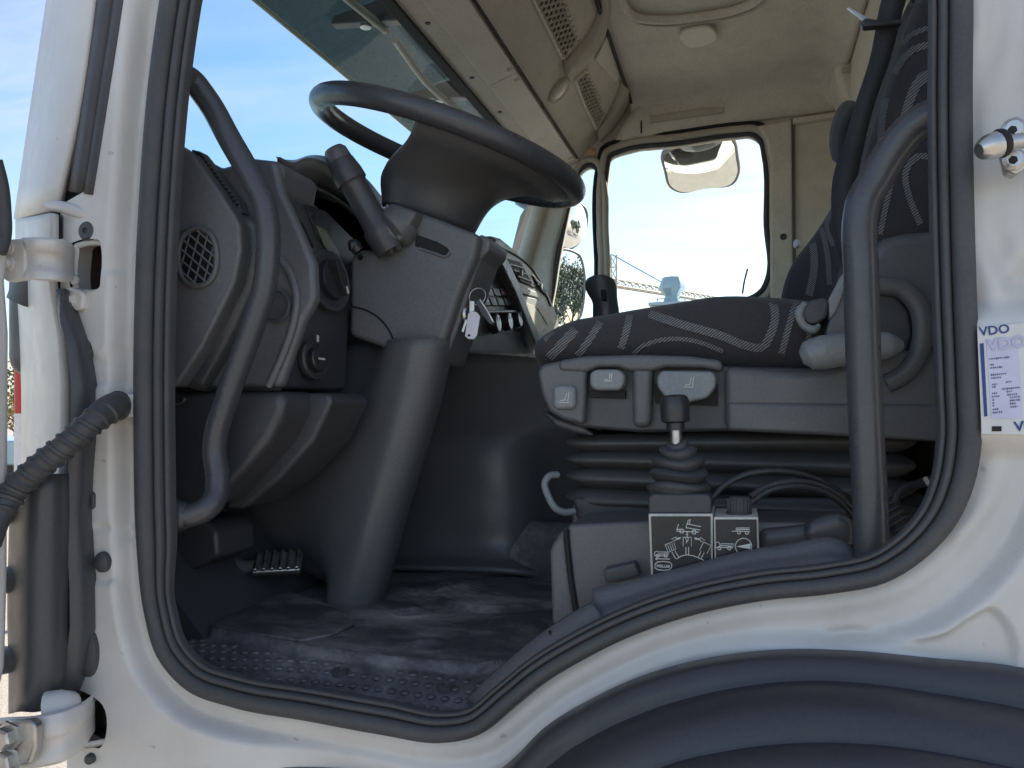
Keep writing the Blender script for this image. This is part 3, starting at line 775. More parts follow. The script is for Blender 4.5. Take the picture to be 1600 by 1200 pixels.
# rear corner pieces near the belt reel
slab('rear_corner_trim', [(1302, 100), (1322, 82), (1347, 20), (1362, 0), (1400, 0), (1400, 140), (1345, 170), (1318, 150)], 1.95, .2, M['felt2'], cab, .03, 4)
gp = []
for i in range(5):
    for j in range(9):
        c = PY(1347 + i * 6 - j * .8, 5 + j * 7, 1.945); gp.append(c)
for c in gp[:45:2]: pass
v, f = join_geo([tubegeo([c, c + Vector((0, -.0015, 0))], .0055, 8) for c in gp]); stuff(mk('reel_perforation', v, f, M['black'], cab))
obox('coat_hook', PY(1335, 103, 1.94), (.008, 0, 0), (0, .015, 0), (0, 0, .045), M['beige2'], cab, .003)
obox('coat_hook', PY(1331, 108, 1.935), (.03, 0, 0), (0, .010, 0), (0, 0, .008), M['beige2'], cab, .003)

tube('headliner_seam', LY([(1001, 158), (1060, 147), (1160, 129), (1260, 109), (1300, 101)], WY - .046), .0045, M['black'], cab, 6)
tube('headliner_seam', [(-.400, .3, CEIL - .004), (-.400, 1.2, CEIL - .002), (-.400, 2.18, CEIL - .02)], .006, M['black'], cab, 6)
tube('quarter_seam', LY([(1239, 186), (1240, 300), (1241, 500)], WY - .022), .006, M['dark'], cab, 6)
# ---- windshield, near A pillar, outside sun visor
ws = []
for t in np.linspace(0, 1, 6):
    X0 = -1.13 + .36 * t; Z0 = 1.84 + (.735) * t
    ws.append([Vector((X0 + .10 * (1 - t) + .015, .07, Z0)), Vector((X0, .35, Z0)), Vector((X0 - .03, 1.15, Z0)), Vector((X0, 1.95, Z0)), Vector((X0 + .05 * (1 - t) + .005, 2.23, Z0))])
loft('windshield', ws, M['shield'], cab, n_u=4, n_v=2)
tube('front_pillar', [(-.97, .055, 1.80), (-.80, .055, 2.20), (-.69, .055, 2.62)], .032, M['dark2'], cab, 12)
tube('front_pillar', [(-1.0, 2.24, 1.80), (-.86, 2.24, 2.18), (-.72, 2.24, 2.62)], .03, M['felt2'], cab, 12)
svz = thing('sun_visor', 'smoked translucent sun visor outside above the windshield', 'sun visor', (-.95, 1.1, 2.6))
loft('visor_panel', [[(-1.06, y, ZE + .925 + .01 * math.sin(y)) for y in (-.02, .6, 1.2, 1.8, 2.3)], [(-.98, y, ZE + .985) for y in (-.02, .6, 1.2, 1.8, 2.3)], [(-.82, y, ZE + 1.03) for y in (-.02, .6, 1.2, 1.8, 2.3)]], M['shade'], svz, n_u=3, n_v=3)
tube('visor_edge', [(-1.062, y, ZE + .924 + .01 * math.sin(y)) for y in (-.02, .6, 1.2, 1.8, 2.3)], .006, M['beige2'], svz, 8)
for y in (.35, .95, 1.45, 1.95):
    prism('visor_bracket', [(-.80, y, ZE + .95), (-.99, y, ZE + .965), (-.98, y, ZE + .985), (-.80, y, ZE + 1.02)], (0, .03, 0), M['dark'], svz, .003)
    lathe('bracket_bolt', (-.90, y + .015, ZE + .955), (0, 0, -1), [(.014, -.01), (.014, .004), (.008, .006)], M['steel'], svz, 12)
for y0 in (.75, 1.35):
    tube('rail_reflection', [(-.86, y0 - .3, ZE + .955), (-.88, y0, ZE + .95), (-.86, y0 + .25, ZE + .955)], .010, M['beige2'], svz, 8)  # pale tubes modelled in place of the rail reflections in the visor
# ================================================================== FLOOR MAT
def mat_dusty():
    m, nt, b = mat_base('dusty_floor_rubber')
    base = RAMP(nt, NOI(nt, 120, 5), .3, .75, (.062, .062, .067), (.085, .085, .091))
    sc = RAMP(nt, NOI(nt, 7, 12, .74, MAP(nt, (.8, 1.3, 1), (0, 0, R(-15))), .25), .43, .60)
    sc = MIX(nt, .5, sc, RAMP(nt, NOI(nt, 130, 6, .7), .30, .62), 'MULTIPLY')
    t = nt.nodes.new('ShaderNodeTexCoord'); s = nt.nodes.new('ShaderNodeVectorMath'); s.operation = 'DISTANCE'; nt.links.new(t.outputs['Object'], s.inputs[0]); s.inputs[1].default_value = (-.42, .36, FZ)
    fall = RAMP(nt, s.outputs['Value'], .12, .42, (1,) * 3, (.35,) * 3)
    f = MIX(nt, 1.0, sc, fall, 'MULTIPLY'); f = MIX(nt, 1.0, f, (.95, .95, .95), 'MULTIPLY')
    nt.links.new(MIX(nt, f, base, (.34, .325, .31)), b.inputs['Base Color'])
    nt.links.new(MIX(nt, f, (.42,) * 3, (.8,) * 3), b.inputs['Roughness'])
    BUMP(nt, b, NOI(nt, 350, 4), .35, .0012); return m
M['mat'] = mat_dusty()
mat_t = thing('floor_mat', 'dusty black rubber floor mat with studded step edge in driver footwell', 'floor mat', (-.4, .3, FZ))
LINE = [PZ(a, b, FZ) for a, b in ((281, 948), (331, 988), (400, 1000), (471, 1014), (582, 1027), (743, 1038), (860, 1020))]
def mat_z(P):
    ly = np.interp(P[:, 0], [p.x for p in LINE], [p.y for p in LINE])
    z = -.010 + .010 * sstep(P[:, 1] - ly, -.003, .004)
    z += .004 * np.exp(-((P[:, 1] - ly - .004) / .004) ** 2)
    def ring(px, py, r, d):
        c = PZ(px, py, FZ); q = np.hypot(P[:, 0] - c.x, P[:, 1] - c.y); return -d * sstep(r - q, -.003, .004) + d * .8 * np.exp(-((q - r) / .004) ** 2)
    z += ring(642, 958, .026, .007) + ring(669, 1008, .024, .005) + ring(386, 1033, .016, .008)
    c = PZ(700, 925, FZ); q = np.hypot((P[:, 0] - c.x) / 1.0, (P[:, 1] - c.y) / 1.1)
    z += .0035 * np.sin((P[:, 0] * .7 + P[:, 1]) * 330) * sstep(.10 - q, 0, .05)
    z += .003 * np.sin(P[:, 0] * 9 + 1) * np.sin(P[:, 1] * 11)
    c = PZ(790, 930, FZ); q = np.hypot(P[:, 0] - c.x, P[:, 1] - c.y); z += .008 * sstep(.13 - q, 0, .02)
    z += .10 * sstep(P[:, 1], .58, .70) ** 2
    z -= .040 * sstep((ly - P[:, 1]) / np.maximum(ly - .03, .02), 0.0, 1.3)
    return z
def floor_field():
    x0, x1, y0, y1, st = -.86, .02, .026, .70, .004
    xs = np.arange(x0, x1, st); ys = np.arange(y0, y1, st); GX, GY = np.meshgrid(xs, ys); P = np.stack([GX.ravel(), GY.ravel()], 1)
    z = mat_z(P)
    nz, nx = GX.shape; idx = np.arange(nz * nx).reshape(nz, nx)
    q = np.stack([idx[:-1, :-1].ravel(), idx[:-1, 1:].ravel(), idx[1:, 1:].ravel(), idx[1:, :-1].ravel()], 1)
    me = bpy.data.meshes.new('mat_sheet'); me.from_pydata(np.stack([P[:, 0], P[:, 1], FZ + z], 1).tolist(), [], q.tolist()); fin(me, M['mat'])
    o = bpy.data.objects.new('mat_sheet', me); col.objects.link(o); setp(o, mat_t)
floor_field()
# studs on the step edge
parts = []
zone = [PZ(a, b, FZ - .01) for a, b in ((283, 962), (330, 994), (400, 1003), (471, 1022), (582, 1033), (745, 1044), (800, 1040), (775, 1066), (745, 1098), (700, 1106), (560, 1098), (430, 1080), (330, 1050), (296, 1010))]
Z2 = np.array([(p.x, p.y) for p in zone]); lo, hi = Z2.min(0), Z2.max(0)
cs = []
j = 0; y = lo[1]
while y < hi[1]:
    x = lo[0] + (.009 if j % 2 else 0)
    while x < hi[0]: cs.append((x, y)); x += .0185
    y += .015; j += 1
cs = np.array([(x, y) for x in np.arange(-.80, -.30, .0175) for y in np.arange(.032, .30, .0135)]); cs[:, 0] += .00875 * (np.round((cs[:, 1] - .032) / .0135) % 2)
lyc = np.interp(cs[:, 0], [p.x for p in LINE], [p.y for p in LINE]); cs = cs[cs[:, 1] < lyc - .010]
zs_ = mat_z(cs)
for (x, y), z_ in zip(cs, zs_):
    v, f = [], []
    for r_, h_ in ((.0062, -.001), (.0052, .0013), (.0035, .0018)):
        for k in range(10):
            a = 2 * math.pi * k / 10; v.append((x + r_ * math.cos(a), y + r_ * math.sin(a), FZ + z_ + h_))
    for i in range(2):
        for k in range(10): l = (k + 1) % 10; f.append((i * 10 + k, i * 10 + l, i * 10 + 10 + l, i * 10 + 10 + k))
    f.append(tuple(20 + k for k in range(10))); parts.append((v, f))
v, f = join_geo(parts); stuff(mk('stud_field', v, f, M['mat'], mat_t, angle=50))
for a, b in ((533, 1066), (697, 1084)):
    c = PZ(a, b, FZ - .03); c.z = FZ + float(mat_z(np.array([[c.x, c.y]]))[0])
    s_ = lathe('mat_screw', c, (0, 0, 1), [(.012, -.006), (.012, .001), (.008, .002), (.004, .0018), (.003, .0)], M['rubber'], mat_t, 18)
prism('foot_rest', [PZ(a, b, FZ + .001) for a, b in ((262, 935), (300, 905), (333, 888), (420, 915), (528, 957), (555, 978), (520, 996), (470, 1006), (400, 996), (331, 982), (275, 950))], (0, 0, .006), M['mat'], mat_t, .003)

# ================================================================== DASHBOARD
dash = thing('dashboard', 'charcoal lorry dashboard with vents and instrument cluster behind the wheel', 'dashboard', (-.75, .3, 1.6))
# side body of the dash facing the door
slab('side_body', [(250, 225), (300, 238), (345, 262), (395, 246), (430, 251), (440, 300), (466, 355), (490, 412), (492, 470), (474, 500), (437, 606), (250, 606)], .12, .02, M['dark'], dash, .008, 4)
slab('knee_panel', [(250, 611), (440, 611), (445, 640), (420, 690), (372, 745), (330, 790), (250, 800)], .118, .10, M['dark2'], dash, .014, 4)
# rolled middle section behind the grab bar
rows = []
for (a, b, r_) in ((330, 330, .020), (352, 340, .022), (372, 395, .026), (366, 455, .030), (335, 530, .034), (296, 600, .036), (262, 660, .036)):
    pass
roll = [[PY(a - 26, b, .095) for a, b in ((372, 335), (378, 400), (352, 475), (316, 545), (280, 604))],
        [PY(a, b, .098) for a, b in ((376, 335), (384, 400), (358, 475), (322, 545), (286, 604))],
        [PY(a + 26, b + 6, .105) for a, b in ((376, 335), (384, 400), (358, 475), (322, 545), (286, 604))],
        [PY(a + 40, b + 12, .135) for a, b in ((376, 335), (384, 400), (360, 475), (326, 545), (290, 604))],
        [PY(a + 44, b + 14, .17) for a, b in ((376, 335), (384, 400), (360, 475), (326, 545), (290, 604))]]
loft('rolled_edge', roll, M['dark2'], dash, n_u=5, n_v=4, solid=.004)
ep = slab('end_panel', [(250, 210), (272, 222), (300, 240), (340, 296), (366, 336), (374, 352), (376, 392), (366, 440), (350, 474), (315, 542), (274, 604), (250, 604)], .075, .03, M['grey'], dash, .005, 3)
# round side vent with slats
vc = [(282 + 0, 0)]
vp = lambda k, e=0: [PY(309 + (27 + k) * math.cos(t), 402 + (42 + k) * (abs(math.sin(t)) ** .8) * (1 if math.sin(t) > 0 else -1), .074 - e) for t in [2 * math.pi * i / 36 for i in range(36)]]
vent = tube('side_vent', vp(3, .001), .0042, M['dark'], dash, 10, True, 1)
prism('vent_well', vp(0, .0008), (0, .001, 0), M['black'], vent, 0)
VQ = np.array([(309 + 27 * math.cos(t), 402 + 42 * math.sin(t)) for t in np.linspace(0, 2 * math.pi, 36, endpoint=False)])
def vslat(x0, y0, x1, y1, r_, off):
    t = np.linspace(0, 1, 80); q = np.stack([x0 + (x1 - x0) * t, y0 + (y1 - y0) * t], 1); _, ins = poly_dist(q, VQ)
    if ins.sum() > 4:
        q = q[ins]; tube('slat', [PY(q[0][0], q[0][1], .074 - off), PY(q[-1][0], q[-1][1], .074 - off)], r_, M['grey'], vent, 6, False, 1, False)
for k in range(-3, 5): vslat(260, 352 + k * 17, 360, 440 + k * 17, .0014, .004)
for k in range(-2, 4): vslat(282 + k * 14, 470, 318 + k * 14, 340, .0012, .0022)
# defroster grille strip along the top
dg_ = prism('defrost_strip', [PY(a, b, y) for a, b, y in ((296, 232, .10), (312, 236, .10), (372, 312, .10), (378, 334, .10), (362, 322, .10))], (0, .02, 0), M['dark2'], dash, .003)
for k in range(4):
    t = (k + .5) / 4
    tube('defrost_slat', [PY(300 + 12 * t, 236 + 2 * t, .097), PY(335 + 8 * t, 282 - 2 * t, .097), PY(364 + 9 * t, 322 - 4 * t, .097)], .0016, M['black'], dash, 6)
for k in range(14):
    t = k / 13; tube('defrost_slat', [PY(301 + 62 * t, 238 + 82 * t, .0965), PY(313 + 60 * t, 238 + 78 * t, .0965)], .0012, M['dark'], dash, 5, False, 1, False)
slab('dash_crown', [(340, 262), (396, 246), (432, 250), (444, 262), (436, 300), (400, 330), (384, 330)], .16, .1, M['dark'], dash, .010)
# cup-shaped recess and groove by the bar
lathe('side_socket', PY(432, 478, .118), (0, -1, 0), [(.022, 0), (.024, .003), (.020, .004), (.018, -.002), (.0, -.002)], M['dark2'], dash, 24)
tube('side_bead', LY([(420, 604), (440, 560), (460, 500), (464, 468), (455, 430), (438, 405)], .119), .006, M['dark'], dash, 10)
tube('panel_gap', LY([(262, 608), (330, 608), (440, 608)], .117), .0022, M['black'], dash, 6)
tube('knee_catch', LY([(276, 630), (284, 628), (290, 620)], .115), .003, M['steel'], dash, 6)
# ---- instrument binnacle : faces the driver
XC = -.64
slabX('instrument_panel', [(440, 300), (470, 300), (520, 340), (552, 400), (548, 470), (540, 610), (436, 608), (474, 500), (492, 470), (490, 412)], XC, -.06, M['dark2'], dash, .006)
slabX('gauge_face', [(478, 318), (510, 330), (552, 372), (556, 415), (540, 420), (498, 372)], XC + .004, -.004, M['gloss'], dash, .002)
slabX('display_screen', [(495, 352), (508, 358), (528, 392), (541, 424), (530, 414), (508, 384)], XC + .0065, -.003, plain('display_reflection', (.16, .16, .12), .25), dash, .001)  # greenish tone paints a reflection onto the screen
slabX('tell_tale_strip', [(466, 342), (474, 348), (492, 386), (490, 388), (476, 376)], XC + .006, -.003, M['black'], dash, .001)
hood_f = [(434, 253), (450, 268), (474, 262), (520, 280), (560, 306), (594, 345)]
hood_t = [(438, 248), (455, 254), (480, 247), (524, 258), (566, 284), (602, 326)]
hood_i = [(446, 290), (458, 292), (482, 290), (520, 304), (556, 330), (584, 366)]
loft('binnacle_hood', [[PX(a, b, -.71) for a, b in hood_i], [PX(a, b, -.665) for a, b in hood_f], [PX(a, b, -.66) for a, b in [(x * .5 + y * .5, p * .5 + q * .5 - 3) for (x, p), (y, q) in zip(hood_f, hood_t)]], [PX(a, b, -.675) for a, b in hood_t], [PX(a + 6, b + 2, -.84) for a, b in hood_t]], M['dark'], dash, n_u=5, n_v=4, solid=.006)
tube('hood_rim', [PX(a, b, -.69) for a, b in ((458, 302), (470, 291), (500, 297), (540, 322), (572, 352))], .004, M['dark'], dash, 8)
slabX('binnacle_back', [(446, 270), (480, 266), (540, 292), (600, 345), (600, 460), (552, 440), (470, 330)], -.76, -.02, M['black'], dash, 0)
# light switch
def knob(px, py, X, rad, parent, mat, dirt=None):
    c = PX(px, py, X)
    b_ = lathe('switch_bezel', c, (1, -.15, .12), [(rad * 1.25, -.004), (rad * 1.25, .003), (rad * 1.12, .005), (rad, .002)], M['dark2'], parent, 28)
    k_ = lathe('rotary_switch', c, (1, -.15, .12), [(rad * .82, .0), (rad * .78, .012), (rad * .7, .014)], mat, parent, 28)
    return c, k_
c, k_ = knob(515, 438, XC + .008, .040, dash, M['gloss'])
ax = Vector((1, -.15, .12)).normalized()
obox('grip', c + ax * .018, ax * .009, Vector((0, .55, -.83)).normalized() * .030, ax.cross(Vector((0, .55, -.83)).normalized()) * .006, M['gloss'], k_, .002)
obox('pointer', c + ax * .028 + Vector((0, .55, -.83)).normalized() * .022, ax * .0006, Vector((0, .55, -.83)).normalized() * .006, ax.cross(Vector((0, .55, -.83)).normalized()) * .0022, M['print'], k_, 0)
c, k_ = knob(490, 563, XC + .012, .024, dash, M['gloss'])
obox('pointer', c + ax * .0155, ax * .0006, Vector((0, .009, 0)), Vector((0, 0, .0015)), M['print'], k_, 0)
obox('mark', c + ax * .008 + Vector((0, .0, .032)), ax * .0005, Vector((0, .003, 0)), Vector((0, 0, .005)), M['print'], k_, 0)
slab('lower_driver_panel', [(400, 614), (512, 614), (520, 628), (490, 690), (436, 750), (380, 795), (350, 795), (372, 745), (420, 690), (440, 640)], .19, .12, M['dark2'], dash, .02, 4)
slabX('dash_carcass', [(470, 300), (600, 340), (720, 420), (760, 560), (540, 640), (440, 640)], -.76, -.1, M['dark2'], dash, 0)
box('dash_top', (-1.08, .10, 1.70), (-.80, 2.2, 1.90), M['dark2'], dash, .03, 4)
# ---- centre stack (faces rear, dark) and passenger side (sunlit)
XS = -.56
slabX('centre_stack', [(690, 400), (768, 384), (782, 402), (806, 452), (840, 536), (842, 556), (690, 552)], XS, -.10, M['dark'], dash, .008)
slabX('stack_recess', [(700, 432), (764, 428), (790, 448), (812, 490), (826, 520), (700, 524)], XS + .003, -.004, M['dark2'], dash, .003)
for r_ in range(2):
    for k in range(4):
        a = 748 + k * 11 + r_ * 6; b = 450 + r_ * 15
        sw = slabX('rocker_switch', [(a, b), (a + 9.5, b + .7), (a + 14, b + 13.3), (a + 4.5, b + 12.6)], XS + .010, -.006, M['dark'] if not (r_ == 0 and k == 3) else M['dark2'], dash, .002)
        if r_ == 0 and k == 3: slabX('hazard_triangle', [(a + 3, b + 9), (a + 6, b + 3), (a + 10, b + 9.5)], XS + .0115, -.001, M['red'], sw, 0)
slabX('stack_ledge', [(740, 486), (806, 484), (812, 489), (742, 491)], XS + .02, -.02, M['dark2'], dash, .003)
for a, b in ((768, 506), (787, 503), (803, 499)):
    c = PX(a, b, XS + .006)
    kk = lathe('climate_knob', c, (1, 0, .1), [(.024, 0), (.023, .014), (.019, .018), (.0, .018)], M['gloss'], dash, 24)
    obox('pointer', c + Vector((.019, .0, .013)), (.0005, 0, 0), (0, .002, 0), (0, 0, .006), M['print'], kk, 0)
slabX('stack_side', [(766, 384), (776, 372), (800, 416), (822, 470), (842, 524), (846, 548), (838, 540), (806, 458), (780, 404)], XS + .03, -.06, M['dark'], dash, .006)
# passenger dash face
XPF = -.64
pd = M['beige']
M['dash_sunlit'] = plastic('pale_sunlit_dash_plastic', (.30, .285, .26), .5, 600, .25, .2, (.22, .2, .18))  # sunlight on the passenger side put into a paler base colour
slabX('passenger_fascia', [(770, 368), (784, 372), (806, 390), (832, 418), (858, 460), (876, 503), (870, 520), (836, 545), (806, 455), (782, 396)], XPF, -.12, M['dash_sunlit'], dash, .010)
for q in ([(790, 403), (813, 409), (837, 450), (815, 441)], [(833, 430), (846, 442), (856, 464), (846, 456)]):
    vt = slabX('face_vent', q, XPF + .006, -.006, M['black'], dash, .002)
    for k in (1, 2, 3):
        t = k / 4; A = [q[0][i] + (q[3][i] - q[0][i]) * t for i in (0, 1)]; B = [q[1][i] + (q[2][i] - q[1][i]) * t for i in (0, 1)]
        tube('slat', [PX(A[0], A[1], XPF + .009), PX(B[0], B[1], XPF + .009)], .0025, M['dark'], vt, 6, False, 1, False)
    lathe('thumb_wheel', PX((q[0][0] + q[2][0]) / 2, (q[0][1] + q[2][1]) / 2, XPF + .010), (1, 0, 0), [(.010, 0), (.010, .006), (.0, .006)], M['button'], vt, 14)
slabX('vent_shelf', [(812, 448), (838, 455), (842, 466), (816, 459)], XPF + .012, -.012, M['dash_sunlit'], dash, .004)
slabX('glovebox_lid', [(811, 460), (836, 466), (858, 482), (870, 503), (842, 528), (838, 524)], XPF + .010, -.010, M['dash_sunlit'], dash, .004)
slabX('glovebox_inset', [(820, 472), (834, 477), (852, 513), (841, 521)], XPF + .013, -.003, M['beige2'], dash, .002)
slabX('glovebox_latch', [(840, 481), (853, 488), (862, 502), (856, 508)], XPF + .013, -.003, M['beige2'], dash, .002)
tube('fascia_seam', [PX(a, b, XPF + .002) for a, b in ((784, 388), (808, 400), (834, 424), (850, 452), (860, 478))], .003, M['black'], dash, 6)

# ================================================================== STEERING COLUMN
colm = thing('steering_column', 'charcoal steering column shroud rising from the floor to the wheel', 'steering column', (-.55, .42, FZ))
hb = slab('column_housing', [(622, 320), (680, 340), (748, 366), (742, 400), (716, 462), (694, 530), (676, 566), (640, 560), (590, 540), (545, 524), (546, 402), (562, 388), (588, 392), (604, 386)], .36, .13, M['grey'], colm, .010, 4)
slab('housing_side', [(748, 364), (768, 374), (764, 392), (752, 402), (738, 440), (720, 500), (700, 552), (692, 572), (676, 566), (696, 528), (718, 462), (742, 398)], .385, .10, M['grey'], colm, .006)
prism('housing_slot', [PY(a, b, .359) for a, b in ((650, 366), (684, 378), (700, 388), (704, 398), (694, 402), (664, 392), (648, 384))], (0, .004, 0), M['black'], hb, .001)
tube('slot_lip', LY([(655, 388), (680, 396), (698, 400), (703, 394)], .3585), .0022, M['grey'], hb, 8)
tube('housing_joint', LY([(546, 478), (575, 486), (600, 505), (615, 532), (620, 556)], .3595), .0016, M['black'], hb, 6)
lathe('housing_screw', PY(563, 402, .3595), (0, -1, 0), [(.005, 0), (.005, .001), (.003, -.001)], M['black'], hb, 12)
slab('column_top_cap', [(590, 352), (612, 316), (652, 330), (628, 372), (606, 390), (592, 386)], .33, .1, M['dark'], colm, .008)
# lower shroud as one rounded sheath
sh = []
for (y, l, r_) in ((528, 520, 690), (600, 470, 676), (680, 405, 655), (750, 350, 634), (810, 340, 616), (870, 380, 600), (915, 440, 588), (945, 500, 580), (965, 520, 576)):
    A = PY(r_, y, .345); B = PY(l, y, .42); Xr, Xl, Z = A.x, B.x, A.z; w_ = Xr - Xl
    sh.append([Vector((Xl - .05, .60, Z)), Vector((Xl, .455, Z)), Vector((Xl + .45 * w_, .395, Z)), Vector((Xr - .085, .345, Z)), Vector((Xr - .035, .335, Z)), Vector((Xr - .006, .355, Z)), Vector((Xr, .395, Z)), Vector((Xr - .03, .46, Z)), Vector((Xr - .12, .56, Z))])
loft('column_shroud', sh, M['dark'], colm, n_u=5, n_v=5, solid=.006, flip=True)
# indicator stalk
sa = PY(596, 366, .335); sb = PY(524, 238, .300); ax_ = (sb - sa); Ls = ax_.length
st_ = lathe('indicator_stalk', sa, ax_, [(.024, -.03), (.027, .0), (.027, .008), (.0235, .014), (.0215, .04), (.0215, Ls * .6), (.0225, Ls * .62), (.0255, Ls * .64), (.0250, Ls * .74), (.0215, Ls * .88), (.0205, Ls * .9)], M['dark2'], colm, 28)
lathe('stalk_gaiter', PY(592, 378, .340), PY(640, 340, .365) - PY(592, 378, .340), [(.020, -.004), (.030, .0), (.031, .006), (.026, .010), (.033, .014), (.034, .020), (.028, .024), (.036, .030), (.037, .038), (.034, .055)], M['dark'], colm, 24)
lathe('stalk_cap', sa + ax_ * .895, ax_, [(.0205, 0), (.0195, .016), (.015, .022), (.012, .0225), (.0, .0225)], M['dark'], st_, 24)
stub = tube('trip_stalk', [PY(560, 392, .33), PY(553, 384, .325), PY(546, 384, .32)], [.010, .011, .008], M['gloss'], colm, 12)
lathe('ignition_lock', PY(728, 492, .40), (.9, -.35, 0), [(.014, -.02), (.015, .006), (.012, .009), (.0, .009)], M['steel'], colm, 20)
lathe('lock_surround', PY(716, 476, .392), (.9, -.3, 0), [(.006, -.01), (.006, .004), (.0, .004)], M['black'], colm, 12)

# ================================================================== STEERING WHEEL
whl = thing('steering_wheel', 'large black steering wheel tilted over the column', 'steering wheel', (-.5, .48, 2.1))
A_ = R(19); wn = Vector((math.sin(A_), 0, math.cos(A_))); wx = Vector((math.cos(A_), 0, -math.sin(A_))); wy = Vector((0, 1, 0))
WC = PY(703, 236, .50)
WR = .237
def W(ang, r_, h_=0.0): a = R(ang); return WC + (wx * math.cos(a) + wy * math.sin(a)) * r_ + wn * h_
v, f = tubegeo([W(360 * i / 96, WR) for i in range(96)], .0185, 18, True)
rim = mk('rim', v, f, M['bar'], whl)
# spokes: broad shell from rim (driver side) down to the boss
up = []
def fan(a0, a1, r0, r1, h0, h1, bosspts): pass
angs = [-80, -68, -56, -44, -32, -20, -8, 4, 16]
rows = [[], [], [], [], [], []]
for i_, a in enumerate(angs):
    k = float(sstep(np.array([a]), -60, -5)[0]); ab_ = -168 + (210) * i_ / (len(angs) - 1)
    for r_, (rad, h_, tw) in zip(rows, ((WR - .004, .008, 0), (WR - .020, -.013, .02), (.172 - .02 * k, -.034 + .010 * k, .10), (.122 - .01 * k, -.062 + .016 * k, .38), (.092, -.094 + .018 * k, .8), (.079, -.128, 1.0))): r_.append(W(a + (ab_ - a) * tw, rad, h_))
lsp = loft('lower_spoke', rows, M['dark'], whl, n_u=4, n_v=4, solid=.008)
rows = []
for h_, x0, x1, ry in ((.004, .0, .09, .060), (-.03, -.012, .08, .062), (-.06, -.032, .076, .062), (-.09, -.052, .074, .060), (-.115, -.068, .074, .058), (-.13, -.072, .074, .058)):
    cx = (x0 + x1) / 2; rx_ = (x1 - x0) / 2
    rows.append([WC + wn * h_ + wx * (cx + rx_ * (abs(math.cos(t)) ** .6) * (1 if math.cos(t) > 0 else -1)) + wy * (ry * (abs(math.sin(t)) ** .6) * (1 if math.sin(t) > 0 else -1)) for t in [2 * math.pi * k / 24 for k in range(24)]])
loft('wheel_boss', rows, M['dark'], whl, closed=True, n_u=2, n_v=4)
loft('upper_spoke', [[W(a - 7, WR - .005, -.004), W(a, WR - .005, .008), W(a + 7, WR - .005, -.004), W(a, WR - .005, -.014)] if k == 0 else [W(a - 12, .12, -.012), W(a, .12, .004), W(a + 12, .12, -.012), W(a, .12, -.026)] if k == 1 else [W(a - 30, .05, -.02), W(a, .05, .0), W(a + 30, .05, -.02), W(a, .05, -.04)] for k in range(3) for a in (128,)], M['dark'], whl, closed=True, n_u=3, n_v=3)
ribbon('spoke_slot', [lsp], [(736, 240), (765, 251), (795, 263), (820, 275)], (6, 10), M['black'], whl, .0130)
# keys
keys = thing('key_ring', 'bunch of keys with white plastic tag hanging from the ignition', 'keys', PY(738, 490, .395))
kc = PY(746, 463, .39)
tube('split_ring', [kc + Vector((.014 * math.cos(t), .004 * math.sin(t * 1), .014 * math.sin(t))) for t in [2 * math.pi * i / 24 for i in range(24)]], .0012, M['steel'], keys, 8, True, 1)
slab('key_blade', [(733, 470), (741, 470), (741, 486), (733, 488)], .385, .003, M['steel'], keys, .0008)
tg = slab('key_tag', [(731, 490), (736, 486), (744, 487), (750, 494), (745, 524), (740, 530), (732, 530), (726, 525)], .378, .003, plain('white_tag', (.72, .72, .76), .4), keys, .0012)
lathe('tag_hole', PY(733, 524, .3778), (0, -1, 0), [(.0022, 0), (.0022, .0004), (0, .0004)], M['black'], tg, 12)
slab('key_fob', [(741, 469), (750, 468), (771, 503), (770, 507), (765, 507), (752, 492)], .384, .012, M['dark2'], keys, .003)
tube('fob_edge', LY([(750, 468), (760, 483), (771, 503)], .384), .0015, M['steel'], keys, 6)
slab('spare_key', [(727, 498), (731, 500), (724, 520), (721, 517)], .384, .002, M['steel'], keys, .0005)

# ================================================================== PEDALS
ped = thing('clutch_pedal', 'ribbed aluminium clutch pedal on black arm left of the column', 'pedal', PY(430, 875, .33))
pp = lambda a, b, y=.33: PY(a, b, y)
pL = (PY(472, 878, .345) - PY(396, 882, .315)); pc0 = (PY(472, 878, .345) + PY(396, 882, .315)) / 2; pl = pL.normalized(); pw = Vector((-.25, .62, .52)); pw = (pw - pl * pw.dot(pl)).normalized(); pn = pl.cross(pw).normalized()
if pn.z < 0: pn = -pn
pad = obox('pedal_pad', pc0, pl * pL.length * .5, pw * .022, pn * .006, M['alu'], ped, .004, 3)
for k in range(6):
    obox('pad_rib', pc0 + pl * pL.length * (-.42 + .84 * k / 5) + pn * .008, pl * .0035, pw * .021, pn * .0035, M['steel'], pad, .002, 2)
tube('pedal_arm', [PY(405, 884, .315), PY(378, 886, .31), PY(352, 872, .31), PY(340, 845, .32), PY(338, 815, .33), PY(345, 780, .36)], [.010, .012, .013, .013, .012, .012], M['dark'], ped, 12)
slab('pedal_bracket', [(262, 805), (322, 815), (338, 832), (340, 870), (322, 880), (285, 898), (262, 905)], .20, .1, M['dark2'], ped, .008)
acc = tag(slab('brake_pedal', [(586, 828), (598, 824), (606, 830), (604, 838), (588, 843)], .56, .015, M['alu'], None, .003), 'small metal pedal corner peeking out right of the column shroud', 'pedal')

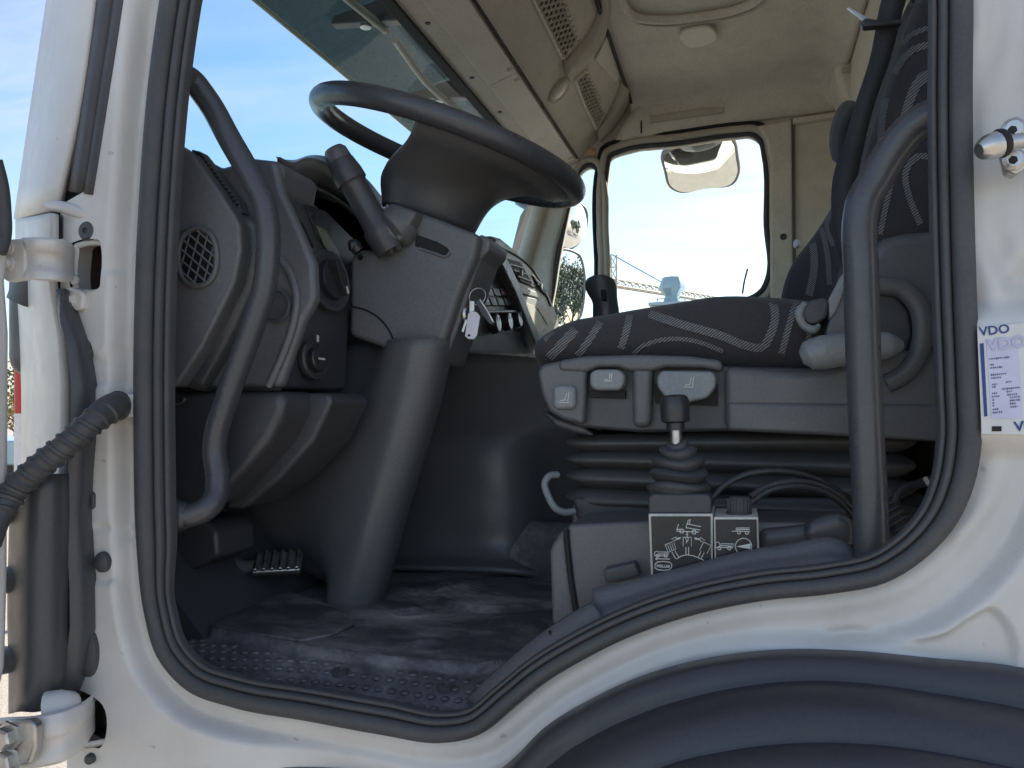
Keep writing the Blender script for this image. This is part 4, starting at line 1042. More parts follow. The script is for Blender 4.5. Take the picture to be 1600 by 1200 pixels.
# ================================================================== GRAB HANDLES
gh = thing('grab_handle', 'bent black grab bar on the front pillar before the dashboard', 'grab handle', PY(400, 450, .08))
gb = tube('bar', [PY(272, 122, .03), PY(284, 118, .04), PY(300, 126, .055), PY(318, 148, .065), PY(360, 220, .07), PY(396, 284, .07), PY(412, 318, .07), PY(418, 352, .07), PY(417, 420, .07), PY(412, 455, .07), PY(398, 500, .07), PY(352, 630, .07), PY(339, 672, .07), PY(335, 705, .07), PY(340, 745, .068), PY(338, 772, .062), PY(326, 792, .05), PY(305, 803, .042), PY(268, 806, .03)], .0158, M['bar'], gh, 18)
lathe('foot', PY(280, 806, .036), (1, .25, 0), [(.022, -.02), (.022, .0), (.017, .012)], M['bar'], gh, 18)
gh2 = thing('grab_handle', 'tall bent black grab bar standing before the driver seat', 'grab handle', PY(1360, 870, .06))
tube('bar', [PY(1476, 178, .05), PY(1452, 184, .055), PY(1428, 198, .06), PY(1402, 226, .065), PY(1366, 284, .07), PY(1350, 312, .07), PY(1344, 340, .07), PY(1345, 420, .07), PY(1349, 560, .07), PY(1355, 700, .07), PY(1360, 800, .07), PY(1363, 878, .07)], .0178, M['bar'], gh2, 18)
# ================================================================== DRIVER SEAT
seat = thing('driver_seat', 'air suspended driver seat in black patterned fabric with grey buttons', 'seat', (.0, .5, FZ))
YN, YF = .265, .76
top = [(838, 548), (845, 524), (872, 505), (950, 487), (1050, 470), (1120, 459), (1200, 460), (1265, 466), (1330, 476)]
bot = [(838, 556), (844, 566), (872, 572), (950, 572), (1050, 568), (1120, 568), (1200, 568), (1265, 568), (1330, 566)]
rows = []
for i, (t, b) in enumerate(zip(top, bot)):
    T = PY(t[0], t[1], YN + .03); B = PY(b[0], b[1], YN + .03); X = T.x; zt, zb = T.z, B.z; h_ = zt - zb; e = min(.035, h_ * .45)
    in_ = .0 if 0 < i else .04
    rows.append([Vector((X, YN + .02 + in_, zb)), Vector((X, YN + .004 + in_, zb + h_ * .35)), Vector((X, YN + .006 + in_, zb + h_ * .65)), Vector((X, YN + .022 + in_, zt - e * .35)), Vector((X, YN + .06 + in_, zt)), Vector((X, .42, zt - .015)),
                 Vector((X, .60, zt - .015)), Vector((X, YF - .05 - in_, zt)), Vector((X, YF - .01 - in_, zt - e)), Vector((X, YF - .02 - in_, zb))])
cush = loft('cushion', rows, M['fabric'], seat, closed=True, n_u=4, n_v=5)
for px, w_ in (([(858, 560), (876, 540), (899, 514)], 15), ([(902, 556), (920, 532), (938, 503)], 11), ([(970, 545), (978, 520), (984, 492)], 11),
               ([(1006, 487), (1065, 507), (1126, 524), (1166, 540), (1190, 543), (1205, 520), (1211, 490), (1206, 471), (1190, 464)], 13), ([(1221, 553), (1232, 512), (1245, 468)], 10),
               ([(988, 552), (1010, 538), (1035, 531), (1082, 532), (1130, 549)], 7), ([(1258, 550), (1268, 510)], 8), ([(850, 532), (868, 516), (890, 505)], 6)):
    ribbon('woven_band', [cush], px, w_, M['stripe'], cush)
tube('loose_thread', [PY(1160, 459, YN + .03), PY(1163, 440, YN + .03), PY(1168, 420, YN + .03)], .0012, M['black'], cush, 6)
# backrest
br = []
for (y, px, fw) in ((520, 1300, .06), (470, 1302, .05), (400, 1318, .062), (340, 1332, .058), (270, 1347, .028), (200, 1364, .006), (130, 1388, .0), (60, 1410, .0), (0, 1432, .0), (-90, 1462, .0), (-170, 1490, .0), (-200, 1510, .0)):
    A = PY(px, y, .31); Xf, Z = A.x, A.z; sh_ = .03 if y > 250 else .012; bk = min(Xf + .16, XR - .012)
    top_in = 0 if y > -150 else (.05 if y > -190 else .10)
    br.append([Vector((bk, .29, Z)), Vector((Xf + .055, .275 + top_in, Z)), Vector((Xf + .012, .285 + top_in, Z)), Vector((Xf, .315 + top_in, Z)), Vector((Xf + sh_, .385, Z)), Vector((Xf + sh_ + .01, .50, Z)),
               Vector((Xf + sh_ - fw * .4, .62, Z)), Vector((Xf - fw, .69 - top_in, Z)), Vector((Xf + .012 - fw, .735 - top_in, Z)), Vector((Xf + .055, .75 - top_in, Z)), Vector((bk, .735 - top_in, Z))])
back = loft('backrest', br, M['fabric'], seat, closed=True, n_u=4, n_v=4)
for px, w_ in (([(1472, 38), (1425, 54), (1392, 100), (1381, 138)], 8), ([(1472, 66), (1425, 79), (1397, 114), (1381, 170), (1374, 255)], 11), ([(1472, 108), (1439, 124), (1421, 158), (1408, 204)], (18, 12)),
               ([(1349, 195), (1355, 230), (1350, 275)], 11), ([(1464, 246), (1431, 246), (1416, 266), (1421, 308), (1438, 350)], 10), ([(1392, 286), (1375, 366)], 9), ([(1440, 0), (1424, 6), (1412, 20)], 7),
               ([(1256, 350), (1270, 384), (1272, 420), (1264, 462)], 12), ([(1262, 322), (1283, 358), (1293, 400), (1296, 445)], 8), ([(1268, 306), (1304, 280)], 7), ([(1304, 325), (1292, 350), (1302, 385)], 7)):
    ribbon('woven_band', [back], px, w_, M['stripe'], back)
loft('shoulder_pad', [[PY(a, b, y) for a, b, y in ((1308, 250, .74), (1304, 222, .755), (1309, 190, .76), (1322, 166, .755), (1340, 170, .74))], [PY(a, b, y) for a, b, y in ((1325, 262, .70), (1322, 230, .70), (1327, 198, .70), (1340, 176, .70), (1355, 178, .70))]], M['fabric'], back, n_u=4, n_v=3, solid=.010)
# plastic side shield and switch panel
SY = .238
slab('panel_back', [(848, 572), (1000, 566), (1140, 572), (1480, 580), (1486, 690), (1150, 674), (1000, 676), (905, 668), (862, 648), (846, 620)], SY + .022, .05, M['dark2'], seat, .006)
slab('panel_pad', catmull([Vector((a, b, 0)) for a, b in ((838, 580), (846, 568), (872, 564), (914, 566), (914, 600), (912, 664), (880, 656), (858, 644), (846, 618))], 1, True) and [(838, 582), (846, 569), (872, 564), (914, 566), (917, 580), (912, 664), (880, 656), (858, 644), (846, 618)], SY, .03, M['dark'], seat, .010, 4)
slab('panel_pad', [(986, 572), (1020, 572), (1016, 668), (988, 668)], SY, .03, M['dark'], seat, .009, 4)
slab('panel_bar', [(872, 563), (915, 556), (1000, 554), (1075, 556), (1128, 563), (1130, 580), (1120, 579), (1100, 575), (1040, 574), (1018, 580), (985, 580), (966, 574), (935, 574), (914, 582), (872, 580)], SY - .003, .03, M['dark'], seat, .009, 4)
sp_ = slab('side_panel', [(1132, 572), (1250, 580), (1300, 574), (1352, 556), (1395, 548), (1500, 540), (1500, 692), (1300, 680), (1132, 672)], SY, .06, M['dark'], seat, .012, 4)
slab('side_crease', [(1136, 628), (1500, 632), (1500, 692), (1300, 681), (1136, 673)], SY - .004, .02, M['dark'], sp_, .006, 3)
slab('side_shield', [(1284, 560), (1300, 490), (1330, 430), (1365, 382), (1385, 368), (1420, 360), (1500, 354), (1500, 560), (1400, 566)], SY + .012, .10, M['dark'], seat, .020, 4)
tube('shield_bead', LY([(1372, 446), (1410, 452), (1436, 480), (1442, 520), (1432, 560), (1405, 590), (1384, 600)], SY - .002), .012, M['dark'], seat, 12)
slab('hinge_dish', [(1352, 450), (1400, 456), (1422, 486), (1428, 520), (1418, 556), (1390, 585), (1352, 590)], SY + .006, .02, M['dark2'], seat, .006, 3)
slab('shield_wing', [(1290, 520), (1312, 450), (1335, 420), (1345, 418), (1345, 530), (1300, 545)], SY - .006, .03, M['grey'], seat, .010, 4)
lev = tube('recline_lever', [PY(1252, 560, SY - .035), PY(1262, 556, SY - .035), PY(1285, 551, SY - .034), PY(1330, 545, SY - .032), PY(1385, 540, SY - .028), PY(1406, 540, SY - .02)], [.008, .018, .0215, .020, .017, .008], M['button'], seat, 24, n=12)
slab('lever_arm', [(1294, 470), (1318, 425), (1326, 420), (1326, 440), (1306, 490), (1296, 500)], SY - .010, .02, M['button'], seat, .006)
slab('panel_toe', [(846, 640), (870, 652), (912, 664), (930, 682), (900, 678), (868, 668)], SY + .03, .06, M['dark2'], seat, .006)
def seat_button(px, Y, sy, nm='seat_button'):
    b_ = slab(nm, px, Y, .03, M['button'], seat, .006, 4); return b_
b1 = seat_button(rrect(881, 621, 18, 19, 9, 4), SY - .010, 0)
b2 = seat_button([(921, 583), (930, 577), (966, 577), (975, 584), (975, 600), (968, 610), (930, 610), (921, 602)], SY - .012, 0)
b3 = seat_button([(1026, 588), (1034, 579), (1112, 580), (1119, 588), (1118, 605), (1105, 622), (1070, 630), (1040, 622), (1027, 605)], SY - .014, 0)
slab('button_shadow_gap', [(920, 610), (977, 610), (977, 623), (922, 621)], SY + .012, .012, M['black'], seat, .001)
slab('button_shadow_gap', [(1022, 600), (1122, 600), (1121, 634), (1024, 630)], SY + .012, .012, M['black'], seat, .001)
def ink(name, polys, Y, r_, mat, parent, closed=False):
    v, f = join_geo([tubegeo([PY(a, b, Y) for a, b in l], r_, 4, False) for l in polys]); return mk(name, v, f, mat, parent)
for bt, x, y, s in ((b1, 881, 622, 1.0), (b2, 950, 590, .8), (b3, 1076, 598, 1.0)):
    yy = SY - .0145 if bt is not b1 else SY - .0104
    yy = {b1: SY - .0104, b2: SY - .0124, b3: SY - .0144}[bt]
    ink('seat_symbol', [[(x + 4 * s, y - 8 * s), (x + 2 * s, y + 3 * s), (x - 6 * s, y + 4 * s)], [(x + 8 * s, y - 9 * s), (x + 6 * s, y + 5 * s)], [(x - 8 * s, y + 7 * s), (x + 8 * s, y + 7 * s)]], yy, .0007, M['print'], bt)
text('maker_mark', 'ISRI', PY(1303, 664, SY - .0045), (1, 0, 0), (0, 0, 1), .018, M['grey'], seat, .0006)
# belt buckle stalk beside cushion
bk_ = slab('buckle_cover', [(1248, 494), (1256, 476), (1270, 468), (1290, 464), (1296, 474), (1292, 496), (1278, 506), (1262, 508)], SY - .012, .04, M['dark2'], seat, .012, 4)
tube('torn_cover', [PY(1258, 474, SY - .012), PY(1249, 488, SY - .014), PY(1256, 508, SY - .014), PY(1272, 515, SY - .012), PY(1280, 508, SY - .01)], [.004, .006, .005, .006, .003], M['button'], bk_, 8)
# bellows
def rr_path(x0, x1, y0, y1, r_, n=8):
    o = []
    for cx, cy, a0 in ((x1 - r_, y1 - r_, 0), (x0 + r_, y1 - r_, 90), (x0 + r_, y0 + r_, 180), (x1 - r_, y0 + r_, 270)):
        for i in range(n + 1): a = R(a0 + 90 * i / n); o.append((cx + r_ * math.cos(a), cy + r_ * math.sin(a), cx, cy, math.cos(a), math.sin(a)))
    return o
zt = PY(1100, 676, .27).z; zb = PY(1100, 808, .27).z
xa = PY(868, 740, .29).x; xb = PY(1452, 740, .29).x
bp = rr_path(xa + .02, xb - .02, .295, .72, .05)
rows = []
NR = 4
for i in range(NR * 10 + 1):
    t = i / (NR * 10); ph = (t * NR) % 1
    off = .025 * (1 - abs(2 * ph - 1) ** 1.7) - .010
    sag = .003 * math.sin(i * 1.7)
    rows.append([Vector((p[0] + p[4] * off, p[1] + p[5] * off, zt + (zb - zt) * t + .004 * math.sin(p[0] * 7 + t * 5))) for p in bp])
m_ = len(bp); v = [q for r_ in rows for q in r_]; f = []
for j in range(len(rows) - 1):
    for i in range(m_): k = (i + 1) % m_; f.append((j * m_ + i, j * m_ + k, (j + 1) * m_ + k, (j + 1) * m_ + i))
mk('suspension_bellows', v, f, plastic('bellows_rubber', (.085, .083, .082), .5, 300, .2, .3, (.15, .14, .13), 12), seat, angle=80, fixn=True)
box('seat_plinth', (PY(892, 800, .32).x, .32, FZ), (.28, .70, zb + .012), M['dark2'], seat, .006)
slab('plinth_rail', [(895, 778), (1345, 778), (1345, 812), (900, 812)], .285, .04, M['rubber'], seat, .006)
tube('slide_handle', [PY(872, 742, .28), PY(858, 744, .27), PY(852, 752, .265), PY(858, 778, .26), PY(868, 794, .26), PY(880, 800, .265), PY(898, 799, .275)], .0052, M['button'], seat, 10)
# seat belt
belt = thing('seat_belt', 'black seat belt with steel tongue hanging along the driver backrest', 'seat belt', PY(1340, 200, .26))
Lb = [(1398, -60), (1379, 0), (1360, 96), (1337, 167), (1321, 221), (1304, 275), (1301, 333), (1308, 385), (1322, 430)]
Rb = [(1436, -60), (1414, 0), (1388, 96), (1363, 167), (1347, 233), (1336, 290), (1330, 340), (1332, 390), (1338, 432)]
M['web'] = plastic('belt_webbing', (.017, .017, .019), .75, 400, .5, .1)
loft('webbing', [[PY(l[0] + (r_[0] - l[0]) * t, l[1] + (r_[1] - l[1]) * t, .262 - .010 * math.sin(math.pi * t) + .004 * (1 - t)) for t in (0, .33, .66, 1)] for l, r_ in zip(Lb, Rb)], M['web'], belt, n_u=3, n_v=5, solid=.002)
tg_ = slab('tongue', [(1322, 14), (1326, 10), (1362, 30), (1366, 38), (1360, 42), (1352, 36)], .24, .004, M['steel'], belt, .001)
slab('tongue_grip', [(1344, 34), (1352, 27), (1372, 30), (1410, 29), (1410, 36), (1372, 40), (1350, 42)], .235, .014, M['gloss'], belt, .004)
lathe('belt_button', PY(1245, 381, .68), (-1, -.4, 0), [(.008, -.004), (.008, .003), (.0, .005)], M['paper'], belt, 12)

# ================================================================== GEAR SELECTOR behind the seat front
gs = thing('gear_lever', 'black gear lever with rounded grip beyond the driver cushion', 'gear lever', PY(940, 490, .95))
gl = []
gy = .93
for (y, l, r_) in ((432, 926, 950), (436, 917, 958), (446, 914, 963), (458, 918, 964), (470, 925, 965), (484, 927, 967), (498, 926, 968), (530, 930, 962)):
    A = PY(l, y, gy); B = PY(r_, y, gy); c = (A + B) / 2; hw = (B.x - A.x) / 2; gl.append([Vector((c.x + hw * math.cos(t), gy + .028 * math.sin(t), c.z)) for t in [2 * math.pi * k / 12 for k in range(12)]])
gk = loft('grip', gl, M['dark2'], gs, closed=True, n_u=3, n_v=4)
slab('range_switch', [(938, 452), (946, 452), (948, 470), (940, 470)], gy - .034, .01, M['black'], gk, .003)
tube('stick', [PY(946, 520, gy), PY(946, 600, gy)], .012, M['dark2'], gs, 12, n=2)

# ================================================================== SILL TRIM, CONSOLE, TIPPER CONTROL
cons = thing('seat_base_cover', 'charcoal plastic cover over the seat base beside the sill', 'cover', PY(1050, 900, .15))
slab('cover_face', [(886, 820), (1012, 814), (1335, 818), (1345, 880), (1345, 905), (1060, 945), (930, 990), (905, 992), (892, 900), (886, 845)], .150, .12, M['dark'], cons, .006, 3)
slab('cover_nose', [(858, 862), (864, 848), (882, 824), (886, 850), (891, 900), (902, 968), (900, 985), (872, 990), (862, 975)], .152, .16, M['grey'], cons, .010, 4)
tube('cover_gap', LY([(884, 828), (887, 860), (892, 905), (903, 972)], .1485), .0035, M['black'], cons, 6)
prism('cover_wedge', LY([(943, 890), (992, 879), (1000, 900), (946, 912)], .130), (0, .03, 0), M['dark2'], cons, .003)
slab('cover_bump', [(1186, 828), (1330, 815), (1338, 862), (1186, 866)], .138, .03, M['dark2'], cons, .010, 3)
slab('cable_boot', [(1256, 846), (1262, 816), (1310, 800), (1338, 812), (1338, 860)], .118, .04, M['dark2'], cons, .010, 3)
tr = thing('sill_trim', 'black moulded sill trim curving along the lower door opening', 'trim', PY(1100, 900, .06))
tp = [(927, 924), (975, 914), (1020, 903), (1090, 885), (1150, 869), (1230, 855), (1315, 848), (1350, 884)]
bt_ = [(927, 990), (975, 972), (1020, 955), (1090, 930), (1150, 915), (1230, 905), (1315, 900), (1352, 896)]
loft('trim_face', [[PY(a, b, .10) for a, b in tp], [PY(a, b + 3, .082) for a, b in tp], [PY(a * .6 + c * .4, b * .6 + d * .4, .072) for (a, b), (c, d) in zip(tp, bt_)], [PY(a * .4 + c * .6, b * .4 + d * .6, .060) for (a, b), (c, d) in zip(tp, bt_)], [PY(a, b, .048) for a, b in bt_], [PY(a, b + 20, .04) for a, b in bt_]], M['dark'], tr, n_u=4, n_v=3, solid=.004)
tl = [(738, 1100), (762, 1076), (800, 1042), (860, 994), (905, 965), (932, 950)]
loft('trim_end', [[PY(a - 6, b - 6, .06) for a, b in tl], [PY(a, b, .052) for a, b in tl], [PY(a + 10, b + 14, .044) for a, b in tl], [PY(a + 14, b + 26, .03) for a, b in tl]], M['dark'], tr, n_u=4, n_v=3, solid=.004)
tube('trim_joint', LY([(858, 986), (866, 1004), (862, 1016)], .049), .0015, M['black'], tr, 6)
ctl = thing('tipper_control', 'tipper control box with lever, rubber boot and black symbol plates', 'control box', PY(1090, 900, .12))
CY = .105
bxa = slab('box_body', [(1013, 803), (1114, 803), (1114, 905), (1018, 925)], CY, .085, M['ivory'], ctl, .0015, 2)
bxb = slab('box_body', [(1115, 808), (1185, 808), (1187, 890), (1117, 905)], CY - .001, .085, M['ivory'], ctl, .0015, 2)
M['plate'] = plastic('black_anodised_plate', (.014, .014, .016), .38, 0, 0, .25, (.08, .075, .07), 30)
pa = slab('symbol_plate', [(1017, 807), (1110, 807), (1111, 905), (1021, 921)], CY - .0022, .002, M['plate'], ctl, .0003, 1)
pb = slab('symbol_plate', [(1118, 812), (1182, 812), (1184, 888), (1119, 902)], CY - .0032, .002, M['plate'], ctl, .0003, 1)
ca = lambda l: [(980 + a / 3.75, 600 + b / 3.75) for a, b in l]
def circ(x, y, r_, n=14): return [(x + r_ * math.cos(2 * math.pi * i / n), y + r_ * math.sin(2 * math.pi * i / n)) for i in range(n + 1)]
def rot(cx, cy, w_, h_, a): a = R(a); return [(cx + x * math.cos(a) - y * math.sin(a), cy + x * math.sin(a) + y * math.cos(a)) for x, y in ((-w_, -h_), (w_, -h_), (w_, h_), (-w_, h_), (-w_, -h_))]
LA = [[(290, 860), (300, 822), (326, 820), (328, 850), (292, 852)], [(290, 862), (420, 868)], circ(320, 862, 12), circ(392, 868, 12), [(352, 820), (432, 836), (428, 856), (346, 842), (352, 820)], [(344, 845), (358, 798), (370, 792), (364, 820)],
      rot(352, 925, 24, 27, 0), [(344, 955), (344, 1000)], [(360, 955), (360, 1000)], [(290, 1026), (316, 1008), (350, 1001), (385, 1006), (420, 1020), (450, 1034)],
      rot(255, 955, 25, 24, -22), [(262, 985), (285, 1025)], [(280, 978), (305, 1020)], rot(458, 960, 24, 26, 25), [(432, 982), (415, 1018)], [(450, 990), (432, 1026)],
      [(315, 900), (285, 905), (288, 896), (260, 908), (282, 920), (284, 912), (312, 906)], [(395, 902), (430, 908), (428, 898), (456, 916), (430, 924), (432, 915), (395, 908)],
      [(160, 1004), (162, 984), (180, 980), (186, 996), (244, 996), (246, 986), (188, 984)], [(160, 1006), (240, 1008)], circ(180, 1006, 9), circ(226, 1006, 9), [(250, 1026), (165, 1024), (176, 1018)], [(165, 1024), (176, 1031)]]
ink('symbol_lines', [ca(l) for l in LA], CY - .0030, .00055, M['print'], pa)
for k in range(7):
    t = k / 6; ink('hatch_line', [ca([(236 + 38 * t, 942 - 12 * t), (252 + 34 * t, 980 - 12 * t)])], CY - .0030, .0004, M['print'], pa) if k % 2 == 0 else None
for i, ch in enumerate('STOP'):
    p = ca([(351, 884 + i * 16)])[0]; text('stop_lettering', ch, PY(p[0], p[1], CY - .0032), (1, 0, 0), (0, 0, 1), .0050, M['print'], pa, .0001, 'CENTER', .0001)
lx, ly_ = ca([(212, 1066)])[0]
ink('maker_frame', [[(lx - 13, ly_ - 3), (lx - 9, ly_ - 6), (lx, ly_ - 7), (lx + 9, ly_ - 6), (lx + 13, ly_ - 3), (lx + 13, ly_ + 3), (lx + 9, ly_ + 6), (lx, ly_ + 7), (lx - 9, ly_ + 6), (lx - 13, ly_ + 3), (lx - 13, ly_ - 3)]], CY - .0030, .0006, M['print'], pa)
text('maker_lettering', 'MEILLER', PY(lx, ly_ + 2.4, CY - .0032), (1, 0, 0), (0, 0, 1), .0044, M['print'], pa, .0001, 'CENTER', .00012)
LB = [[(612, 864), (640, 862)], [(638, 844), (718, 844), (718, 864), (638, 862), (638, 844)], [(638, 853), (718, 853)], circ(655, 870, 9), circ(702, 872, 9),
      [(516, 958), (518, 930), (536, 926), (544, 942), (546, 958), (516, 958)], [(550, 936), (626, 938), (624, 950), (550, 948), (550, 936)], [(546, 958), (620, 960)], circ(540, 962, 10), circ(598, 962, 10), circ(682, 952, 48, 28)]
ink('symbol_lines', [ca(l) for l in LB], CY - .0040, .00055, M['print'], pb)
w_ = ca([(640, 952), (722, 934), (722, 968)]); prism('wedge_symbol', LY(w_, CY - .0036), (0, -.0003, 0), M['print'], pb, 0)
fr_ = slab('boot_flange', [(1013, 776), (1021, 772), (1106, 772), (1112, 778), (1112, 803), (1013, 803)], CY + .004, .075, M['rubber'], ctl, .004, 3)
lv0 = PY(1061, 782, CY + .04); lvt = PY(1054, 630, CY + .04); la = (lvt - lv0).normalized(); pxm = (CY + .04 + .85) / ray(1060, 720).y
bootp = []
for r_, d_ in ((43, 0), (41, 10), (46, 18), (49, 24), (45, 29), (36, 31), (42, 36), (47, 42), (43, 47), (33, 50), (38, 55), (41, 61), (37, 66), (27, 68), (29, 73), (30, 78), (24, 82), (17, 83), (18, 88), (15, 91), (9, 92)): bootp.append((r_ * pxm, d_ * pxm))
bt2 = lathe('rubber_boot', lv0, la + Vector((.02, 0, 0)), bootp, M['rubber'], ctl, 28, angle=70)
for q in bt2.data.vertices:
    s_ = math.sin(q.co.x * 120 + q.co.z * 210) * .0012; q.co.x += s_; q.co.z += math.sin(math.atan2(q.co.y - lv0.y, q.co.x - lv0.x) * 2 + q.co.z * 60) * .0025
lathe('lever_rod', lv0, la, [(9.5 * pxm, 88 * pxm), (9.5 * pxm, 118 * pxm)], M['alu'], ctl, 18)
lathe('lever_knob', lv0, la, [(14 * pxm, 110 * pxm), (14.5 * pxm, 121 * pxm), (22 * pxm, 124 * pxm), (23 * pxm, 140 * pxm), (22.5 * pxm, 156 * pxm), (20 * pxm, 162 * pxm), (15 * pxm, 165 * pxm), (0, 166 * pxm)], M['gloss'], ctl, 32)
kb = PY(1155, 806, CY + .03); kn = lathe('selector_knob', kb, (0, 0, 1), [(19 * pxm, 0), (19 * pxm, 6 * pxm), (17 * pxm, 7 * pxm), (16.5 * pxm, 26 * pxm), (14 * pxm, 29 * pxm), (0, 29.5 * pxm)], M['rubber'], ctl, 28)
for k in range(20):
    a = 2 * math.pi * k / 20; p = kb + Vector((math.cos(a), math.sin(a), 0)) * 16.8 * pxm
    tube('knurl', [p + Vector((0, 0, 7 * pxm)), p + Vector((0, 0, 26 * pxm))], .0012, M['rubber'], kn, 5, False, 1, False)
# cables
for pts, lab in (([(1108, 784), (1130, 760), (1165, 742), (1210, 736), (1262, 744), (1310, 768), (1345, 800)], 'upper black control cable arching from lever boot to the grab bar'),
                 ([(1172, 776), (1195, 762), (1240, 752), (1290, 762), (1330, 790), (1348, 812)], 'middle black control cable arching behind the ridged selector knob'),
                 ([(1172, 786), (1200, 768), (1245, 760), (1290, 770), (1328, 798), (1346, 822)], 'lowest black control cable arching behind the ridged selector knob')):
    tag(tube('control_cable', [PY(a, b, .15 + .06 * i / 6) for i, (a, b) in enumerate(pts)], .0042, M['gloss'], None, 10), lab, 'cable', 'control cables')
def corrug(name, pts, r_, pitch, mat, amp=.18, seg=16):
    P = catmull([Vector(p) for p in pts], 12); L_ = sum((b - a).length for a, b in zip(P, P[1:])); n = int(L_ / pitch * 6); P = resample(P, n)
    return tube(name, P, [r_ * (1 + amp * math.sin(2 * math.pi * i / 6)) for i in range(n)], mat, None, seg, False, 1, False)
tag(corrug('corrugated_hose', [PY(1378, 780, .17), PY(1395, 806, .165), PY(1418, 836, .16), PY(1436, 858, .16)], .0125, .007, M['rubber']), 'short corrugated hose behind the foot of the seat grab bar', 'hose')
tag(tube('loose_cable', [PY(1402, 808, .2), PY(1398, 785, .2), PY(1408, 765, .21), PY(1430, 758, .22), (PY(1462, 752, .24)), PY(1480, 770, .25)], .006, M['gloss'], None, 8), 'loose black cable loop between corrugated hose and door seal', 'cable')
tag(tube('wire', [PY(1470, 752, .18), PY(1462, 762, .17), PY(1452, 756, .17), PY(1446, 748, .18)], .003, M['beige2'], None, 8), 'thin pale wire end beside the bellows', 'wire')
# ================================================================== B PILLAR : STRIKER, STICKER
stk = thing('door_striker', 'steel door striker bolted to the white rear pillar', 'door striker', PY(1583, 228, -.01))
sp0 = slab('striker_plate', [(1568, 232), (1574, 205), (1580, 186), (1590, 180), (1606, 190), (1610, 240), (1604, 262), (1588, 273), (1576, 268), (1572, 250)], -.028, .018, M['steel'], stk, .002)
for a, b in ((1582, 203), (1583, 250)):
    bl = lathe('bolt', PY(a, b, -.028), (0, -1, 0), [(.010, 0), (.010, .003), (.007, .006), (.0, .006)], M['steel'], stk, 16)
    lathe('socket', PY(a, b, -.034), (0, -1, 0), [(.004, 0), (.004, .0006), (.0, .0006)], M['black'], bl, 6)
pa_ = PY(1596, 220, -.042); pb_ = PY(1558, 226, -.057)
lathe('striker_pin', pa_, pb_ - pa_, [(.007, 0), (.0065, (pb_ - pa_).length)], M['steel'], stk, 18)
pc_ = PY(1534, 234, -.062); hd_ = lathe('striker_head', pb_, pc_ - pb_, [(.011, -.004), (.012, .002), (.011, .010), (.008, .016), (.006, .018)], M['steel'], stk, 20)
lathe('head_ring', pb_, pc_ - pb_, [(.0122, -.006), (.013, -.003), (.0122, .0)], M['black'], stk, 20)
lbl = thing('sticker', 'white and lilac paper inspection sticker on the rear pillar', 'sticker', PY(1560, 600, -.02))
SYK = -.0152
e1 = PY(1600, 530, SYK); 
slab('backing', [(1527, 512), (1668, 498), (1674, 680), (1534, 678)], SYK, .0006, M['paper'], lbl, 0)
# curved pillar: sticker film stands on a pad of the pillar
slab('blue_bar', [(1531, 537), (1537, 536), (1543, 650), (1538, 651)], SYK - .0006, .0005, M['navy'], lbl, 0)
slab('lilac_field', [(1541, 531), (1590, 526), (1598, 654), (1549, 655)], SYK - .0006, .0005, M['lilac'], lbl, 0)
rx = PY(1590, 524, SYK) - PY(1540, 530, SYK); ry = Vector((0, 0, 1))
text('brand_lettering', 'VDO', PY(1531, 525, SYK - .0008), rx, ry, .0115, M['navy'], lbl, .0001, 'LEFT', .0002)
text('faded_lettering', 'VDO', PY(1544, 548, SYK - .0014), rx, ry, .0145, M['ink2'], lbl, .0001, 'LEFT', .0006)
text('brand_lettering', 'VDO', PY(1586, 674, SYK - .0008), rx, ry, .0125, M['navy'], lbl, .0001, 'LEFT', .0003)
bars = [(1546, 561, 33), (1547, 570, 8), (1548, 575, 22), (1548, 586, 27), (1549, 591, 19), (1550, 601, 10), (1572, 597, 12), (1550, 605, 7), (1566, 608, 30), (1550, 615, 12), (1573, 612, 10), (1550, 620, 14), (1574, 617, 16), (1551, 625, 3), (1578, 621, 18), (1551, 630, 2), (1578, 626, 18), (1551, 634, 2), (1578, 631, 11), (1551, 640, 11), (1579, 636, 13), (1551, 645, 17)]
v, f = [], []
for a, b, l_ in bars:
    n_ = max(1, int(l_ / 3.2))
    for k in range(n_):
        x = a + k * 3.2; y = b - k * 3.2 * .1; hh = random.uniform(.8, 1.5); ww = random.uniform(1.8, 2.7); o = len(v)
        v += LY([(x, y - hh), (x + ww, y - hh - .2), (x + ww, y + hh - .2), (x, y + hh)], SYK - .0012); f.append((o, o + 1, o + 2, o + 3))
stuff(mk('fine_print', v, f, M['ink'], lbl))
slab('black_box', [(1550, 666), (1565, 666), (1565, 674), (1550, 674)], SYK - .0006, .0005, M['black'], lbl, 0)
# ================================================================== OPEN DOOR, HINGES, CONDUIT
door = prism('door', LY([(-60, 60), (-16, 60), (-2, 170), (10, 270), (17, 330), (18, 400), (14, 440), (20, 520), (18, 900), (14, 1040), (-2, 1110), (-60, 1110)], -.10), (0, -.55, 0), M['white'], cab, .012, 4)
door['label'] = 'edge of the open white driver door'
tube('door_gasket', [PY(-8, 250, -.13), PY(2, 290, -.12), PY(6, 330, -.115), (PY(6, 370, -.115)), PY(-1, 395, -.12)], .008, M['rubber'], door, 10)
hp1 = slab('hinge_plate', [(-6, 382), (4, 374), (38, 372), (40, 436), (10, 440), (-6, 428)], -.088, .012, M['white'], door, .003)
for a, b in ((14, 387), (14, 412)):
    lathe('hinge_bolt', PY(a, b, -.088), (0, -1, 0), [(.009, 0), (.009, .003), (.006, .003), (.006, .009), (.0, .010)], M['white'], door, 6 if False else 14)
hr = []
